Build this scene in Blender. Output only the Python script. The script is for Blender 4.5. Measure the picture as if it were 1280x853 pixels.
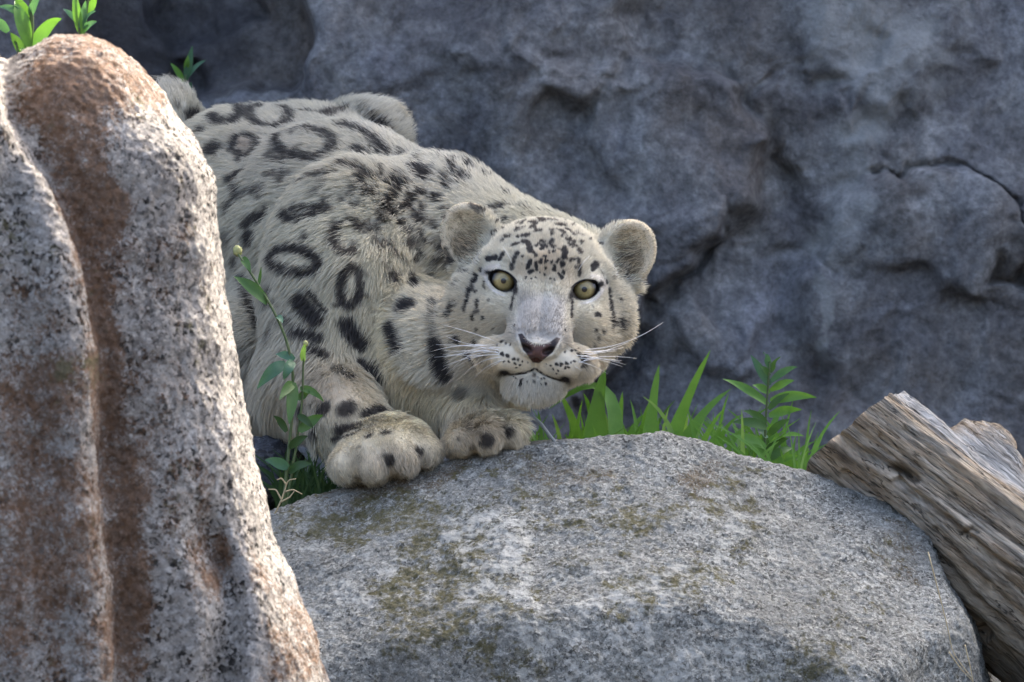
import bpy, bmesh, math, random
import numpy as np, time
_T0 = time.time()
def lap(n): print('LAP', n, round(time.time()-_T0, 1))
from mathutils import Vector, Matrix, Quaternion

random.seed(7); rng = np.random.default_rng(7)
scene = bpy.context.scene
for o in list(bpy.data.objects): bpy.data.objects.remove(o)

# ------------------------------------------------------------------ camera
DIST = 7.0                                   # metres from lens to the animal's face
cd = bpy.data.cameras.new('camera'); cam = bpy.data.objects.new('camera', cd)
scene.collection.objects.link(cam); scene.camera = cam
cam.location = (0, -DIST, 0); cam.rotation_euler = (math.radians(90), 0, 0)
cd.sensor_width = 36; cd.lens = 36*7000/1280
cd.clip_start = 0.1; cd.clip_end = 2000
cd.dof.use_dof = True; cd.dof.focus_distance = DIST-0.02; cd.dof.aperture_fstop = 14

# ------------------------------------------------------------------ sky, sun, exposure
SUN = Vector((0.55, 0.95, 1.0)).normalized()
elev = math.asin(SUN.z); azim = math.atan2(SUN.x, SUN.y)
world = bpy.data.worlds.new('World'); scene.world = world; world.use_nodes = True
wn = world.node_tree; bg = wn.nodes['Background']
sky = wn.nodes.new('ShaderNodeTexSky'); sky.sky_type = 'NISHITA'; sky.sun_disc = False
sky.sun_elevation = elev; sky.sun_rotation = azim; sky.dust_density = 8.0; sky.air_density = 0.75; sky.ozone_density = 1.2
wn.links.new(sky.outputs[0], bg.inputs[0]); bg.inputs[1].default_value = 0.15
ld = bpy.data.lights.new('sun', 'SUN'); ld.energy = 2.0; ld.angle = math.radians(0.6); ld.color = (1, 0.93, 0.82)
sun = bpy.data.objects.new('sun', ld); scene.collection.objects.link(sun)
sun.rotation_euler = (-SUN).to_track_quat('-Z', 'Y').to_euler(); sun.location = (2, 4, 6)
scene.view_settings.view_transform = 'Standard'; scene.view_settings.look = 'None'
scene.view_settings.exposure = 2.45; scene.view_settings.gamma = 1
scene.render.engine = 'CYCLES'
cy = scene.cycles
cy.max_bounces = 6; cy.diffuse_bounces = 3; cy.glossy_bounces = 3; cy.transmission_bounces = 4; cy.transparent_max_bounces = 8
cy.use_denoising = True
FUR = True

# ------------------------------------------------------------------ helpers
def W(px, py, y=0.0):
    """place on a plane y metres behind the animal's face, measured as in the photograph"""
    s = (DIST+y)/DIST
    return np.array([(px-640)/1000*s, y, (426.5-py)/1000*s])

def link(o, parent=None):
    scene.collection.objects.link(o)
    if parent is not None: o.parent = parent
    return o
def tag(o, label=None, cat=None, group=None, kind=None):
    if label: o['label'] = label
    if cat: o['category'] = cat
    if group: o['group'] = group
    if kind: o['kind'] = kind
    return o
def empty(name, loc):
    o = bpy.data.objects.new(name, None); o.location = loc; o.empty_display_size = 0.05
    return link(o)
def set_parent(o, par):
    """parent keeping the mesh where its world coordinates put it (parents are unrotated empties)"""
    o.parent = par; o.location = Vector(o.location) - Vector(par.location)
def mesh_obj(name, V, F, mat, parent=None, smooth=True, attrs=None):
    me = bpy.data.meshes.new(name)
    V = np.asarray(V, dtype=np.float64)
    me.from_pydata(V.tolist() if not isinstance(F, np.ndarray) else [], [], [] if isinstance(F, np.ndarray) else F)
    if isinstance(F, np.ndarray):
        me = bpy.data.meshes.new(name); nF, k = F.shape
        me.vertices.add(len(V)); me.vertices.foreach_set('co', V.ravel())
        me.loops.add(nF*k); me.loops.foreach_set('vertex_index', F.astype(np.int32).ravel())
        me.polygons.add(nF); me.polygons.foreach_set('loop_start', np.arange(0, nF*k, k, dtype=np.int32))
        me.update(calc_edges=True); me.validate()
    if smooth: me.polygons.foreach_set('use_smooth', np.ones(len(me.polygons), dtype=bool))
    for n, a in (attrs or {}).items():
        a = np.asarray(a, dtype=np.float32)
        if a.ndim == 1:
            at = me.attributes.new(n, 'FLOAT', 'POINT'); at.data.foreach_set('value', a)
        else:
            if a.shape[1] == 3: a = np.hstack([a, np.ones((len(a), 1), np.float32)])
            at = me.attributes.new(n, 'FLOAT_COLOR', 'POINT'); at.data.foreach_set('color', a.ravel())
    me.materials.append(mat); me.update()
    o = bpy.data.objects.new(name, me); link(o)
    if parent is not None: set_parent(o, parent)
    return o

# --- vectorised gradient noise
_perm = np.random.default_rng(3).permutation(256); _perm = np.concatenate([_perm, _perm, _perm])
_g = np.random.default_rng(4).normal(size=(256, 3)); _g /= np.linalg.norm(_g, axis=1)[:, None]
_gf = _g.astype(np.float32)
def perlin(P):
    P = np.asarray(P, np.float32); fl = np.floor(P); f = P-fl; i = fl.astype(np.int32) & 255
    x, y, z = f.T; X, Y, Z = i.T
    u, v, w = [t*t*t*(t*(t*6-15)+10) for t in (x, y, z)]
    X1, Y1, Z1 = (X+1) & 255, (Y+1) & 255, (Z+1) & 255
    a0, a1 = _perm[X], _perm[X1]; b00, b01, b10, b11 = _perm[a0+Y], _perm[a0+Y1], _perm[a1+Y], _perm[a1+Y1]
    def gd(h, dx, dy, dz):
        g = _gf[_perm[h]]; return g[:, 0]*dx+g[:, 1]*dy+g[:, 2]*dz
    x1, y1, z1 = x-1, y-1, z-1
    l00 = gd(b00+Z, x, y, z); l00 += w*(gd(b00+Z1, x, y, z1)-l00)
    l01 = gd(b01+Z, x, y1, z); l01 += w*(gd(b01+Z1, x, y1, z1)-l01)
    l10 = gd(b10+Z, x1, y, z); l10 += w*(gd(b10+Z1, x1, y, z1)-l10)
    l11 = gd(b11+Z, x1, y1, z); l11 += w*(gd(b11+Z1, x1, y1, z1)-l11)
    l00 += v*(l01-l00); l10 += v*(l11-l10); l00 += u*(l10-l00)
    return l00.astype(np.float64)*1.6
def fbm(P, oct=4, lac=2.0, gain=0.5):
    a = 1.0; s = 0; q = np.array(P, dtype=float); n = 0
    for k in range(oct):
        s = s+a*perlin(q+17.3*k); n += a; a *= gain; q = q*lac
    return s/n*1.5
def ridged(P, oct=4):
    a = 1.0; s = 0; q = np.array(P, dtype=float); n = 0
    for k in range(oct):
        s = s+a*(1-np.abs(perlin(q+9.1*k))*2); n += a; a *= 0.5; q = q*2.03
    return s/n
def sstep(a, b, x):
    t = np.clip((x-a)/(b-a), 0, 1); return t*t*(3-2*t)

# --- implicit surfaces
def smin(a, b, k):
    h = np.clip(0.5+0.5*(b-a)/k, 0, 1); return b*(1-h)+a*h-k*h*(1-h)
def smax(a, b, k): return -smin(-a, -b, k)
def ell(P, c, r, R=None):
    q = P-np.asarray(c)
    if R is not None: q = q@R            # columns of R are the local axes
    r = np.asarray(r); k0 = np.linalg.norm(q/r, axis=1); k1 = np.linalg.norm(q/(r*r), axis=1)+1e-9
    return k0*(k0-1)/k1
def rcone(P, a, b, ra, rb):
    a = np.asarray(a); b = np.asarray(b); d = b-a; t = np.clip(((P-a)@d)/(d@d), 0, 1)
    return np.linalg.norm(P-a-t[:, None]*d, axis=1)-(ra+(rb-ra)*t)
def poly_sd(x, z, pts):
    """signed distance to a polygon, negative inside"""
    d = np.full(len(x), 1e9); inside = np.zeros(len(x), bool); n = len(pts)
    for i in range(n):
        ax, az = pts[i]; bx, bz = pts[(i+1) % n]; ex, ez = bx-ax, bz-az
        t = np.clip(((x-ax)*ex+(z-az)*ez)/(ex*ex+ez*ez+1e-12), 0, 1)
        d = np.minimum(d, np.hypot(x-ax-t*ex, z-az-t*ez))
        c = ((az > z) != (bz > z)); xi = ax+(z-az)*ex/(ez if abs(ez) > 1e-12 else 1e-12)
        inside ^= c & (x < xi)
    return np.where(inside, -d, d)
def seg_d(P, a, b):
    d = b-a; t = np.clip(((P-a)@d)/(d@d+1e-12), 0, 1); return np.linalg.norm(P-a-t[:, None]*d, axis=1)

def grad(f, P, e=4e-4):
    k = np.array([[1, -1, -1], [-1, -1, 1], [-1, 1, -1], [1, 1, 1]])*e
    return sum(f(P+v)[:, None]*v for v in k)/(4*e*e)
def project(f, P, it=3, step=0.03):
    for _ in range(it):
        d = f(P); g = grad(f, P); g2 = (g*g).sum(1)+1e-6
        m = -(d/g2)[:, None]*g; l = np.linalg.norm(m, axis=1)[:, None]+1e-12
        P = P+m*np.minimum(1, step/l)
    return P
def surface_net(f, lo, hi, h, B=4, slack=1.6):
    lo = np.asarray(lo, float); hi = np.asarray(hi, float)
    nb = np.ceil((hi-lo)/(h*B)).astype(int); n = nb*B+1
    ax = [lo[k]+h*B*(np.arange(nb[k])+0.5) for k in range(3)]
    G = np.stack(np.meshgrid(*ax, indexing='ij'), -1).reshape(-1, 3); d = f(G).reshape(nb)
    near = np.abs(d) < h*B*0.9*slack
    sgn = np.where(d < 0, -1.0, 1.0).astype(np.float32)
    big = np.ones(n, np.float32); idx = [np.minimum(np.arange(n[k])//B, nb[k]-1) for k in range(3)]
    big = sgn[np.ix_(*idx)].copy()
    mask = np.zeros(n, bool); m0 = near[np.ix_(*idx)]; mask |= m0
    for k in range(3):
        s = [slice(None)]*3; t = [slice(None)]*3; s[k] = slice(1, None); t[k] = slice(None, -1)
        mask[tuple(s)] |= mask[tuple(t)].copy()
    ii = np.argwhere(mask)
    vals = np.empty(len(ii), np.float32)
    for c in range(0, len(ii), 400000): vals[c:c+400000] = f(lo+h*ii[c:c+400000])
    big[mask] = vals; D = big; neg = D < 0
    cs = [slice(0, -1), slice(1, None)]
    cnt = np.zeros(tuple(n-1), np.int8)
    for a in (0, 1):
        for b in (0, 1):
            for c in (0, 1): cnt += neg[cs[a], cs[b], cs[c]]
    act = (cnt > 0) & (cnt < 8); cells = np.argwhere(act)
    vid = np.full(act.shape, -1, np.int64); vid[act] = np.arange(len(cells))
    acc = np.zeros((len(cells), 3)); num = np.zeros(len(cells))
    cor = [(a, b, c) for a in (0, 1) for b in (0, 1) for c in (0, 1)]
    cv = {k: D[cells[:, 0]+k[0], cells[:, 1]+k[1], cells[:, 2]+k[2]] for k in cor}
    for p in cor:
        for k in range(3):
            if p[k] == 0:
                q = list(p); q[k] = 1; q = tuple(q); v0, v1 = cv[p], cv[q]; m = (v0 < 0) != (v1 < 0)
                t = np.where(m, v0/(v0-v1+1e-12), 0); x = np.array(p, float)[None, :].repeat(len(cells), 0); x[:, k] = t
                acc[m] += x[m]; num[m] += 1
    V = lo+h*(cells+acc/num[:, None]); quads = []
    for k in range(3):
        a, b = [(1, 2), (2, 0), (0, 1)][k]
        s0 = [slice(None)]*3; s1 = [slice(None)]*3; s0[k] = slice(0, -1); s1[k] = slice(1, None)
        e0 = neg[tuple(s0)]; e1 = neg[tuple(s1)]; ed = np.argwhere(e0 != e1)
        ed = ed[(ed[:, a] > 0) & (ed[:, b] > 0) & (ed[:, a] < n[a]-1) & (ed[:, b] < n[b]-1)]
        fl = e0[ed[:, 0], ed[:, 1], ed[:, 2]]
        def cid(da, db):
            c = ed.copy(); c[:, a] -= da; c[:, b] -= db; return vid[c[:, 0], c[:, 1], c[:, 2]]
        Q = np.stack([cid(1, 1), cid(0, 1), cid(0, 0), cid(1, 0)], 1); Q[~fl] = Q[~fl][:, ::-1]
        quads.append(Q)
    Q = np.concatenate(quads); Q = Q[(Q >= 0).all(1)]
    return V, Q
def refine(V, Q, pick):
    """halve the quads whose vertices are all picked; hanging nodes are closed with the ring of n-gons"""
    bm = bmesh.new(); vs = [bm.verts.new(v) for v in V.tolist()]
    for q in (Q.tolist() if isinstance(Q, np.ndarray) else Q):
        if len(set(q)) == len(q):
            try: bm.faces.new([vs[i] for i in q])
            except ValueError: pass
    bm.verts.index_update()
    ed = [e for e in bm.edges if pick[e.verts[0].index] and pick[e.verts[1].index]]
    bmesh.ops.subdivide_edges(bm, edges=ed, cuts=1, use_grid_fill=True)
    bmesh.ops.triangulate(bm, faces=[f for f in bm.faces if len(f.verts) > 4])
    bm.verts.index_update()
    V2 = np.array([v.co[:] for v in bm.verts]); F2 = [[v.index for v in f.verts] for f in bm.faces]; bm.free()
    return V2, F2
def vnormals(V, F):
    if not isinstance(F, np.ndarray): F = np.array([[q[0], q[1], q[2], q[3] if len(q) > 3 else q[2]] for q in F])
    N = np.zeros_like(V); c = np.cross(V[F[:, 2]]-V[F[:, 0]], V[F[:, 3]]-V[F[:, 1]])
    for k in range(4):
        for d in range(3): N[:, d] += np.bincount(F[:, k], c[:, d], len(V))
    return N/(np.linalg.norm(N, axis=1)[:, None]+1e-12)

# ------------------------------------------------------------------ materials
def new_mat(name):
    m = bpy.data.materials.new(name); m.use_nodes = True; nt = m.node_tree
    b = nt.nodes['Principled BSDF']; return m, nt, b
def N(nt, t, **kw):
    n = nt.nodes.new(t)
    for k, v in kw.items():
        if k in n.inputs: n.inputs[k].default_value = v
        else: setattr(n, k, v)
    return n
def ramp(nt, src, stops):
    r = nt.nodes.new('ShaderNodeValToRGB'); e = r.color_ramp.elements
    while len(e) < len(stops): e.new(0.5)
    for k, (p, c) in enumerate(stops):
        e[k].position = p; e[k].color = (*c, 1) if len(c) == 3 else c
    nt.links.new(src, r.inputs[0]); return r.outputs[0]
def mix(nt, fac, a, b, mode='MIX'):
    m = nt.nodes.new('ShaderNodeMix'); m.data_type = 'RGBA'; m.blend_type = mode
    for s, v in ((m.inputs[0], fac), (m.inputs[6], a), (m.inputs[7], b)):
        if isinstance(v, (int, float)): s.default_value = v
        elif isinstance(v, tuple): s.default_value = (*v, 1)
        else: nt.links.new(v, s)
    return m.outputs[2]
def math_n(nt, op, a, b=0.0):
    m = nt.nodes.new('ShaderNodeMath'); m.operation = op
    for s, v in ((m.inputs[0], a), (m.inputs[1], b)):
        if isinstance(v, (int, float)): s.default_value = v
        else: nt.links.new(v, s)
    return m.outputs[0]
def attr(nt, name):
    a = nt.nodes.new('ShaderNodeAttribute'); a.attribute_name = name; return a
def coords(nt, scale=(1, 1, 1)):
    t = nt.nodes.new('ShaderNodeTexCoord'); mp = nt.nodes.new('ShaderNodeMapping'); mp.inputs['Scale'].default_value = scale
    nt.links.new(t.outputs['Object'], mp.inputs[0]); return mp.outputs[0]
def noise(nt, vec, scale, detail=4, rough=0.55):
    n = N(nt, 'ShaderNodeTexNoise', Scale=scale, Detail=detail, Roughness=rough); nt.links.new(vec, n.inputs['Vector']); return n.outputs[0]
def voro(nt, vec, scale, out='Color', feature='F1'):
    n = N(nt, 'ShaderNodeTexVoronoi', Scale=scale); n.feature = feature; nt.links.new(vec, n.inputs['Vector']); return n.outputs[out]
def bump(nt, bsdf, h, strength, dist, prev=None):
    b = N(nt, 'ShaderNodeBump', Strength=strength, Distance=dist); nt.links.new(h, b.inputs['Height'])
    if prev is not None: nt.links.new(prev, b.inputs['Normal'])
    nt.links.new(b.outputs[0], bsdf.inputs['Normal']); return b.outputs[0]

def granite(name, pale, mid, dark, stain, moss, grain, rough=0.92, speck=0.5):
    """speckled granite: crystal grains of three tones; 'stain' and 'moss' vertex attributes bring the mineral and lichen colours"""
    m, nt, b = new_mat(name); v = coords(nt)
    wob = N(nt, 'ShaderNodeVectorMath'); wob.operation = 'ADD'
    nz = N(nt, 'ShaderNodeTexNoise', Scale=grain*0.9, Detail=2); nt.links.new(v, nz.inputs['Vector'])
    sc = N(nt, 'ShaderNodeVectorMath'); sc.operation = 'SCALE'; sc.inputs['Scale'].default_value = 1.6/grain
    nt.links.new(nz.outputs['Color'], sc.inputs[0]); nt.links.new(v, wob.inputs[0]); nt.links.new(sc.outputs[0], wob.inputs[1])
    wv = wob.outputs[0]
    cell = N(nt, 'ShaderNodeSeparateColor'); nt.links.new(voro(nt, wv, grain), cell.inputs[0])
    cell2 = N(nt, 'ShaderNodeSeparateColor'); nt.links.new(voro(nt, wv, grain*2.1), cell2.inputs[0])
    big = noise(nt, v, 9, 5, 0.6); med = noise(nt, v, 38, 4, 0.6)
    tone = math_n(nt, 'ADD', math_n(nt, 'MULTIPLY', cell.outputs[0], 0.55), math_n(nt, 'MULTIPLY', cell2.outputs[0], 0.45))
    col = ramp(nt, tone, [(0.0, dark), (0.16, dark), (0.30, mid), (0.58, mid), (0.75, pale), (1, pale)])
    col = mix(nt, ramp(nt, big, [(0.42, (0, 0, 0)), (0.62, (0.55, 0.55, 0.55))]), col, mid)
    # dark mica flecks gather in clouds
    fl = math_n(nt, 'MULTIPLY', math_n(nt, 'LESS_THAN', cell.outputs[1], 0.26), ramp(nt, med, [(0.40, (0, 0, 0)), (0.58, (1, 1, 1))]))
    col = mix(nt, math_n(nt, 'MULTIPLY', fl, speck), col, tuple(c*0.45 for c in dark))
    sa = attr(nt, 'stain').outputs['Fac']
    sn = math_n(nt, 'ADD', sa, math_n(nt, 'MULTIPLY', math_n(nt, 'SUBTRACT', med, 0.5), 1.5))
    sn = math_n(nt, 'ADD', sn, math_n(nt, 'MULTIPLY', math_n(nt, 'SUBTRACT', cell2.outputs[1], 0.5), 0.55))
    sf = ramp(nt, sn, [(0.30, (0, 0, 0)), (0.75, (0.86, 0.86, 0.86))])
    st = mix(nt, cell.outputs[2], stain, tuple(c*0.5 for c in stain)); col = mix(nt, sf, col, st)
    ma = attr(nt, 'moss').outputs['Fac']
    fine = noise(nt, v, 120, 3, 0.65)
    mn = math_n(nt, 'ADD', ma, math_n(nt, 'MULTIPLY', math_n(nt, 'SUBTRACT', fine, 0.5), 1.9))
    mn = math_n(nt, 'ADD', mn, math_n(nt, 'MULTIPLY', math_n(nt, 'SUBTRACT', med, 0.5), 1.8))
    col = mix(nt, ramp(nt, mn, [(0.40, (0, 0, 0)), (0.8, (0.8, 0.8, 0.8))]), col, mix(nt, cell2.outputs[2], moss, tuple(c*0.55 for c in moss)))
    la = attr(nt, 'lichen').outputs['Fac']
    ln = math_n(nt, 'ADD', math_n(nt, 'ADD', la, math_n(nt, 'MULTIPLY', math_n(nt, 'SUBTRACT', fine, 0.5), 1.8)), math_n(nt, 'MULTIPLY', math_n(nt, 'SUBTRACT', med, 0.5), -1.8))
    col = mix(nt, ramp(nt, ln, [(0.45, (0, 0, 0)), (0.7, (0.8, 0.8, 0.8))]), col, (0.60, 0.60, 0.54))
    tv = ramp(nt, noise(nt, v, 6.5, 6, 0.7), [(0.32, (0.22, 0.22, 0.22)), (0.5, (0.5, 0.5, 0.5)), (0.68, (0.72, 0.72, 0.72))]); col = mix(nt, 0.38, col, tv, 'OVERLAY')
    nt.links.new(col, b.inputs['Base Color']); b.inputs['Roughness'].default_value = rough
    b.inputs['Specular IOR Level'].default_value = 0.25
    b1 = bump(nt, b, tone, 0.7, 1.0/grain*0.7)
    bump(nt, b, noise(nt, v, 90, 8, 0.75), 1.0, 0.011, b1)
    return m

# ------------------------------------------------------------------ ground
def PX(V):
    s = DIST/(DIST+V[:, 1]); return 640+V[:, 0]*s*1000, 426.5-V[:, 2]*s*1000
def blobs(V, lst, warp=0.0):
    """soft patches on a rock face, each (x, y, rx, ry, angle, amount) in photo units"""
    x, y = PX(V); out = np.zeros(len(V))
    if warp:
        x = x+warp*fbm(V*9, 3); y = y+warp*fbm(V*9+40, 3)
    for bx, by, rx, ry, an, am in lst:
        c, s = math.cos(math.radians(an)), math.sin(math.radians(an)); dx, dy = x-bx, y-by
        q = ((dx*c+dy*s)/rx)**2+((-dx*s+dy*c)/ry)**2
        out = np.maximum(out, am*np.exp(-q*q*0.7))
    return out

def ground_z(x, y):
    rgt = sstep(0.30, 0.50, x)
    hi = -0.215*(1-rgt)-0.50*rgt-0.04*sstep(0.4, 1.0, y)*(1-rgt)
    step = sstep(-0.22+0.45*rgt, 0.08+0.45*rgt, y)
    return -0.80*(1-step)+hi*step
def grid_axis(a, b, n, far):
    c = np.linspace(a, b, n); g = np.geomspace(0.05, far, 26)
    return np.concatenate([a-g[::-1], c, b+g])
m_soil, nt, b = new_mat('soil'); v = coords(nt)
col = ramp(nt, noise(nt, v, 14, 6, 0.65), [(0.3, (0.02, 0.017, 0.013)), (0.55, (0.055, 0.045, 0.033)), (0.75, (0.11, 0.095, 0.07))])
nt.links.new(col, b.inputs['Base Color']); b.inputs['Roughness'].default_value = 0.95
bump(nt, b, noise(nt, v, 60, 6, 0.7), 1.0, 0.02)
gx = grid_axis(-2.0, 2.0, 200, 150); gy = grid_axis(-2.0, 2.0, 200, 150)
X, Y = np.meshgrid(gx, gy, indexing='ij'); Vg = np.stack([X.ravel(), Y.ravel(), ground_z(X.ravel(), Y.ravel())], 1)
Vg[:, 2] += 0.02*fbm(Vg*6, 4)*(np.abs(Vg[:, 0]) < 4)
nx, ny = len(gx), len(gy); I = np.arange(nx*ny).reshape(nx, ny)
Fg = np.stack([I[:-1, :-1], I[1:, :-1], I[1:, 1:], I[:-1, 1:]], -1).reshape(-1, 4)
tag(mesh_obj('ground', Vg, Fg, m_soil), 'dark bare soil between the boulders and the rock face', 'ground', kind='structure')

lap('-------------- cliff')
# ------------------------------------------------------------------ cliff
m_cliff, nt, b = new_mat('cliff_rock'); v = coords(nt)
big = noise(nt, v, 3.2, 6, 0.62); med = noise(nt, v, 16, 6, 0.68); fin = noise(nt, v, 85, 5, 0.75); blo = noise(nt, v, 6.5, 5, 0.66)
v2 = coords(nt, (1.0, 1.0, 0.7)); hue = noise(nt, v2, 4.4, 5, 0.6)
col = ramp(nt, med, [(0.28, (0.082, 0.081, 0.078)), (0.45, (0.165, 0.163, 0.158)), (0.58, (0.255, 0.252, 0.244)), (0.74, (0.42, 0.415, 0.40))])
col = mix(nt, ramp(nt, hue, [(0.46, (0, 0, 0)), (0.64, (0.75, 0.75, 0.75))]), col, mix(nt, med, (0.12, 0.104, 0.09), (0.20, 0.17, 0.145)))
col = mix(nt, ramp(nt, hue, [(0.30, (0.8, 0.8, 0.8)), (0.46, (0, 0, 0))]), col, mix(nt, med, (0.14, 0.145, 0.162), (0.34, 0.345, 0.37)))
col = mix(nt, ramp(nt, blo, [(0.46, (0, 0, 0)), (0.62, (0.65, 0.65, 0.65))]), col, (0.070, 0.067, 0.073))
col = mix(nt, ramp(nt, big, [(0.50, (0, 0, 0)), (0.68, (0.6, 0.6, 0.6))]), col, mix(nt, fin, (0.17, 0.17, 0.175), (0.32, 0.32, 0.32)))
col = mix(nt, 0.75, col, ramp(nt, fin, [(0.30, (0.22, 0.22, 0.22)), (0.70, (0.85, 0.85, 0.85))]), 'OVERLAY')
pa = math_n(nt, 'ADD', attr(nt, 'lichen').outputs['Fac'], math_n(nt, 'MULTIPLY', math_n(nt, 'SUBTRACT', med, 0.5), 1.3))
col = mix(nt, ramp(nt, pa, [(0.35, (0, 0, 0)), (0.8, (0.75, 0.75, 0.75))]), col, mix(nt, fin, (0.24, 0.245, 0.235), (0.42, 0.425, 0.405)))
br = math_n(nt, 'ADD', attr(nt, 'stain').outputs['Fac'], math_n(nt, 'MULTIPLY', math_n(nt, 'SUBTRACT', med, 0.5), 1.1))
col = mix(nt, ramp(nt, br, [(0.35, (0, 0, 0)), (0.8, (0.7, 0.7, 0.7))]), col, (0.085, 0.062, 0.050))
da = math_n(nt, 'ADD', attr(nt, 'painted_shade').outputs['Fac'], math_n(nt, 'MULTIPLY', math_n(nt, 'SUBTRACT', big, 0.5), 0.9))  # darkens the rock colour where shade is painted in
col = mix(nt, ramp(nt, da, [(0.35, (0, 0, 0)), (0.8, (0.8, 0.8, 0.8))]), col, (0.055, 0.053, 0.058))
nt.links.new(col, b.inputs['Base Color']); b.inputs['Roughness'].default_value = 0.85; b.inputs['Specular IOR Level'].default_value = 0.3
b1 = bump(nt, b, noise(nt, v, 45, 8, 0.72), 0.9, 0.012)

CY = 1.75
gx = np.concatenate([np.linspace(-7, -1.1, 40)[:-1], np.linspace(-1.1, 1.1, 400), np.linspace(1.1, 7, 40)[1:]])
gz = np.concatenate([np.linspace(-1.2, -0.62, 10)[:-1], np.linspace(-0.62, 0.72, 250), np.linspace(0.72, 2.6, 56)[1:]])
X, Z = np.meshgrid(gx, gz, indexing='ij'); x, z = X.ravel(), Z.ravel(); sc_ = (DIST+CY)/DIST
px, py = 640+x/sc_*1000, 426.5-z/sc_*1000
P0 = np.stack([x, 0*x, z], 1)
wx = px+26*fbm(P0*5, 4)+9*fbm(P0*26, 3); wy = py+26*fbm(P0*5+50, 4)+9*fbm(P0*26+70, 3)
Yd = CY-0.07*fbm(P0*1.6, 3)-0.030*ridged(P0*np.array([3.0, 1, 2.2]), 4)-0.008*fbm(P0*14, 5)-0.006*ridged(P0*26+4, 3)
Yd += 0.12*(z-0.4)*0.5*(z > -2)
# the face has broken along joints: each block is its own slightly tilted plane
sr = np.random.default_rng(21); ns_ = 150; sx, sz = sr.uniform(-1.6, 1.6, ns_), sr.uniform(-0.9, 1.3, ns_); sg = sr.normal(size=(ns_, 2))*0.09; so_ = sr.normal(size=ns_)*0.007
qx, qz = x+0.05*fbm(P0*6+3, 3), z+0.05*fbm(P0*6+8, 3); best = np.full(len(x), 1e9); num = np.zeros(len(x)); den = np.zeros(len(x))
for i_ in range(ns_): best = np.minimum(best, np.hypot((qx-sx[i_])*1.25, qz-sz[i_]))
for i_ in range(ns_):
    wgt = np.exp(-(np.hypot((qx-sx[i_])*1.25, qz-sz[i_])-best)/0.006); num += wgt*(so_[i_]+sg[i_, 0]*(x-sx[i_])+sg[i_, 1]*(z-sz[i_])); den += wgt
Yd += num/den
plates = [
 ([(395, -400), (780, -400), (785, 0), (800, 80), (905, 120), (965, 200), (945, 255), (870, 310), (835, 390), (760, 470), (700, 560), (480, 680), (360, 400), (385, 110)], -0.075, 16),
 ([(560, 60), (900, 120), (958, 205), (935, 255), (860, 300), (700, 330), (600, 260)], -0.03, 45),
 ([(1010, -400), (1195, -400), (1215, 60), (1150, 140), (1060, 130), (1000, 60)], -0.04, 22),
 ([(1090, 205), (1160, 222), (1400, 330), (1400, 900), (1000, 900), (1020, 480), (985, 350), (1050, 240)], -0.035, 14),
 ([(1160, 360), (1300, 330), (1400, 700), (1150, 640)], 0.03, 35),
 ([(60, -400), (388, -400), (384, 105), (100, 135)], 0.16, 14),
 ([(180, -400), (330, -400), (315, 28), (200, 30)], 0.06, 10),
 ([(800, 420), (960, 380), (990, 520), (950, 620), (780, 620)], -0.03, 22),
]
for pts, amt, soft in plates:
    d = poly_sd(wx, wy, pts); Yd += amt*(1-sstep(-soft, soft, d))
def crack(pts, w, depth):
    global Yd
    d = np.full(len(x), 1e9); Q = np.stack([wx, wy, 0*wx], 1)
    for a, c in zip(pts[:-1], pts[1:]): d = np.minimum(d, seg_d(Q, np.array([*a, 0.]), np.array([*c, 0.])))
    Yd += depth*np.exp(-(d/w)**2)
crack([(1085, 200), (1160, 218), (1225, 245), (1290, 292)], 4, 0.03)
crack([(965, 190), (1000, 250), (975, 340), (960, 440)], 14, 0.02)
crack([(890, 300), (840, 380), (765, 470), (735, 520)], 12, 0.03)
crack([(1240, 340), (1290, 352)], 7, 0.05)
crack([(720, 170), (790, 70), (780, -20)], 10, 0.018)
Vc = np.stack([x, Yd, z], 1)
Vc = Vc+np.stack([0.03*fbm(P0*7+9, 3), 0*x, 0.03*fbm(P0*7+23, 3)], 1)
nx, nz = len(gx), len(gz); I = np.arange(nx*nz).reshape(nx, nz)
Fc = np.stack([I[:-1, :-1], I[1:, :-1], I[1:, 1:], I[:-1, 1:]], -1).reshape(-1, 4)
lich = blobs(Vc, [(1090, 50, 105, 85, 20, .8), (1085, 170, 45, 55, 0, .8), (1058, 260, 40, 70, 10, .72), (1030, 370, 14, 40, 5, .95), (1035, 440, 12, 40, 0, .8), (1180, 60, 60, 80, 0, .5), (1020, 560, 30, 60, 0, .4), (740, 200, 60, 60, 0, .35), (870, 150, 60, 60, 0, .30), (450, 50, 70, 60, 0, .3), (1180, 300, 60, 40, 0, .3), (925, 220, 25, 40, 0, .3)], 35)
stn = blobs(Vc, [(1120, 240, 70, 20, 10, .5), (1080, 320, 50, 30, 0, .4), (1045, 490, 60, 50, 0, .5), (910, 280, 60, 30, -40, .4), (1000, 520, 60, 60, 0, .4), (520, 20, 60, 30, 0, .3)], 20)
painted_shade = blobs(Vc, [(200, 50, 190, 80, 0, .75), (1000, 330, 45, 160, 10, .4), (850, 370, 60, 60, 0, .35), (1230, 480, 90, 90, 0, .35), (740, 60, 60, 100, 0, .3), (900, 30, 80, 60, 0, .3)], 20)  # painted shade: top left recess, shadow band, crevice, plus other dark patches
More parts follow.
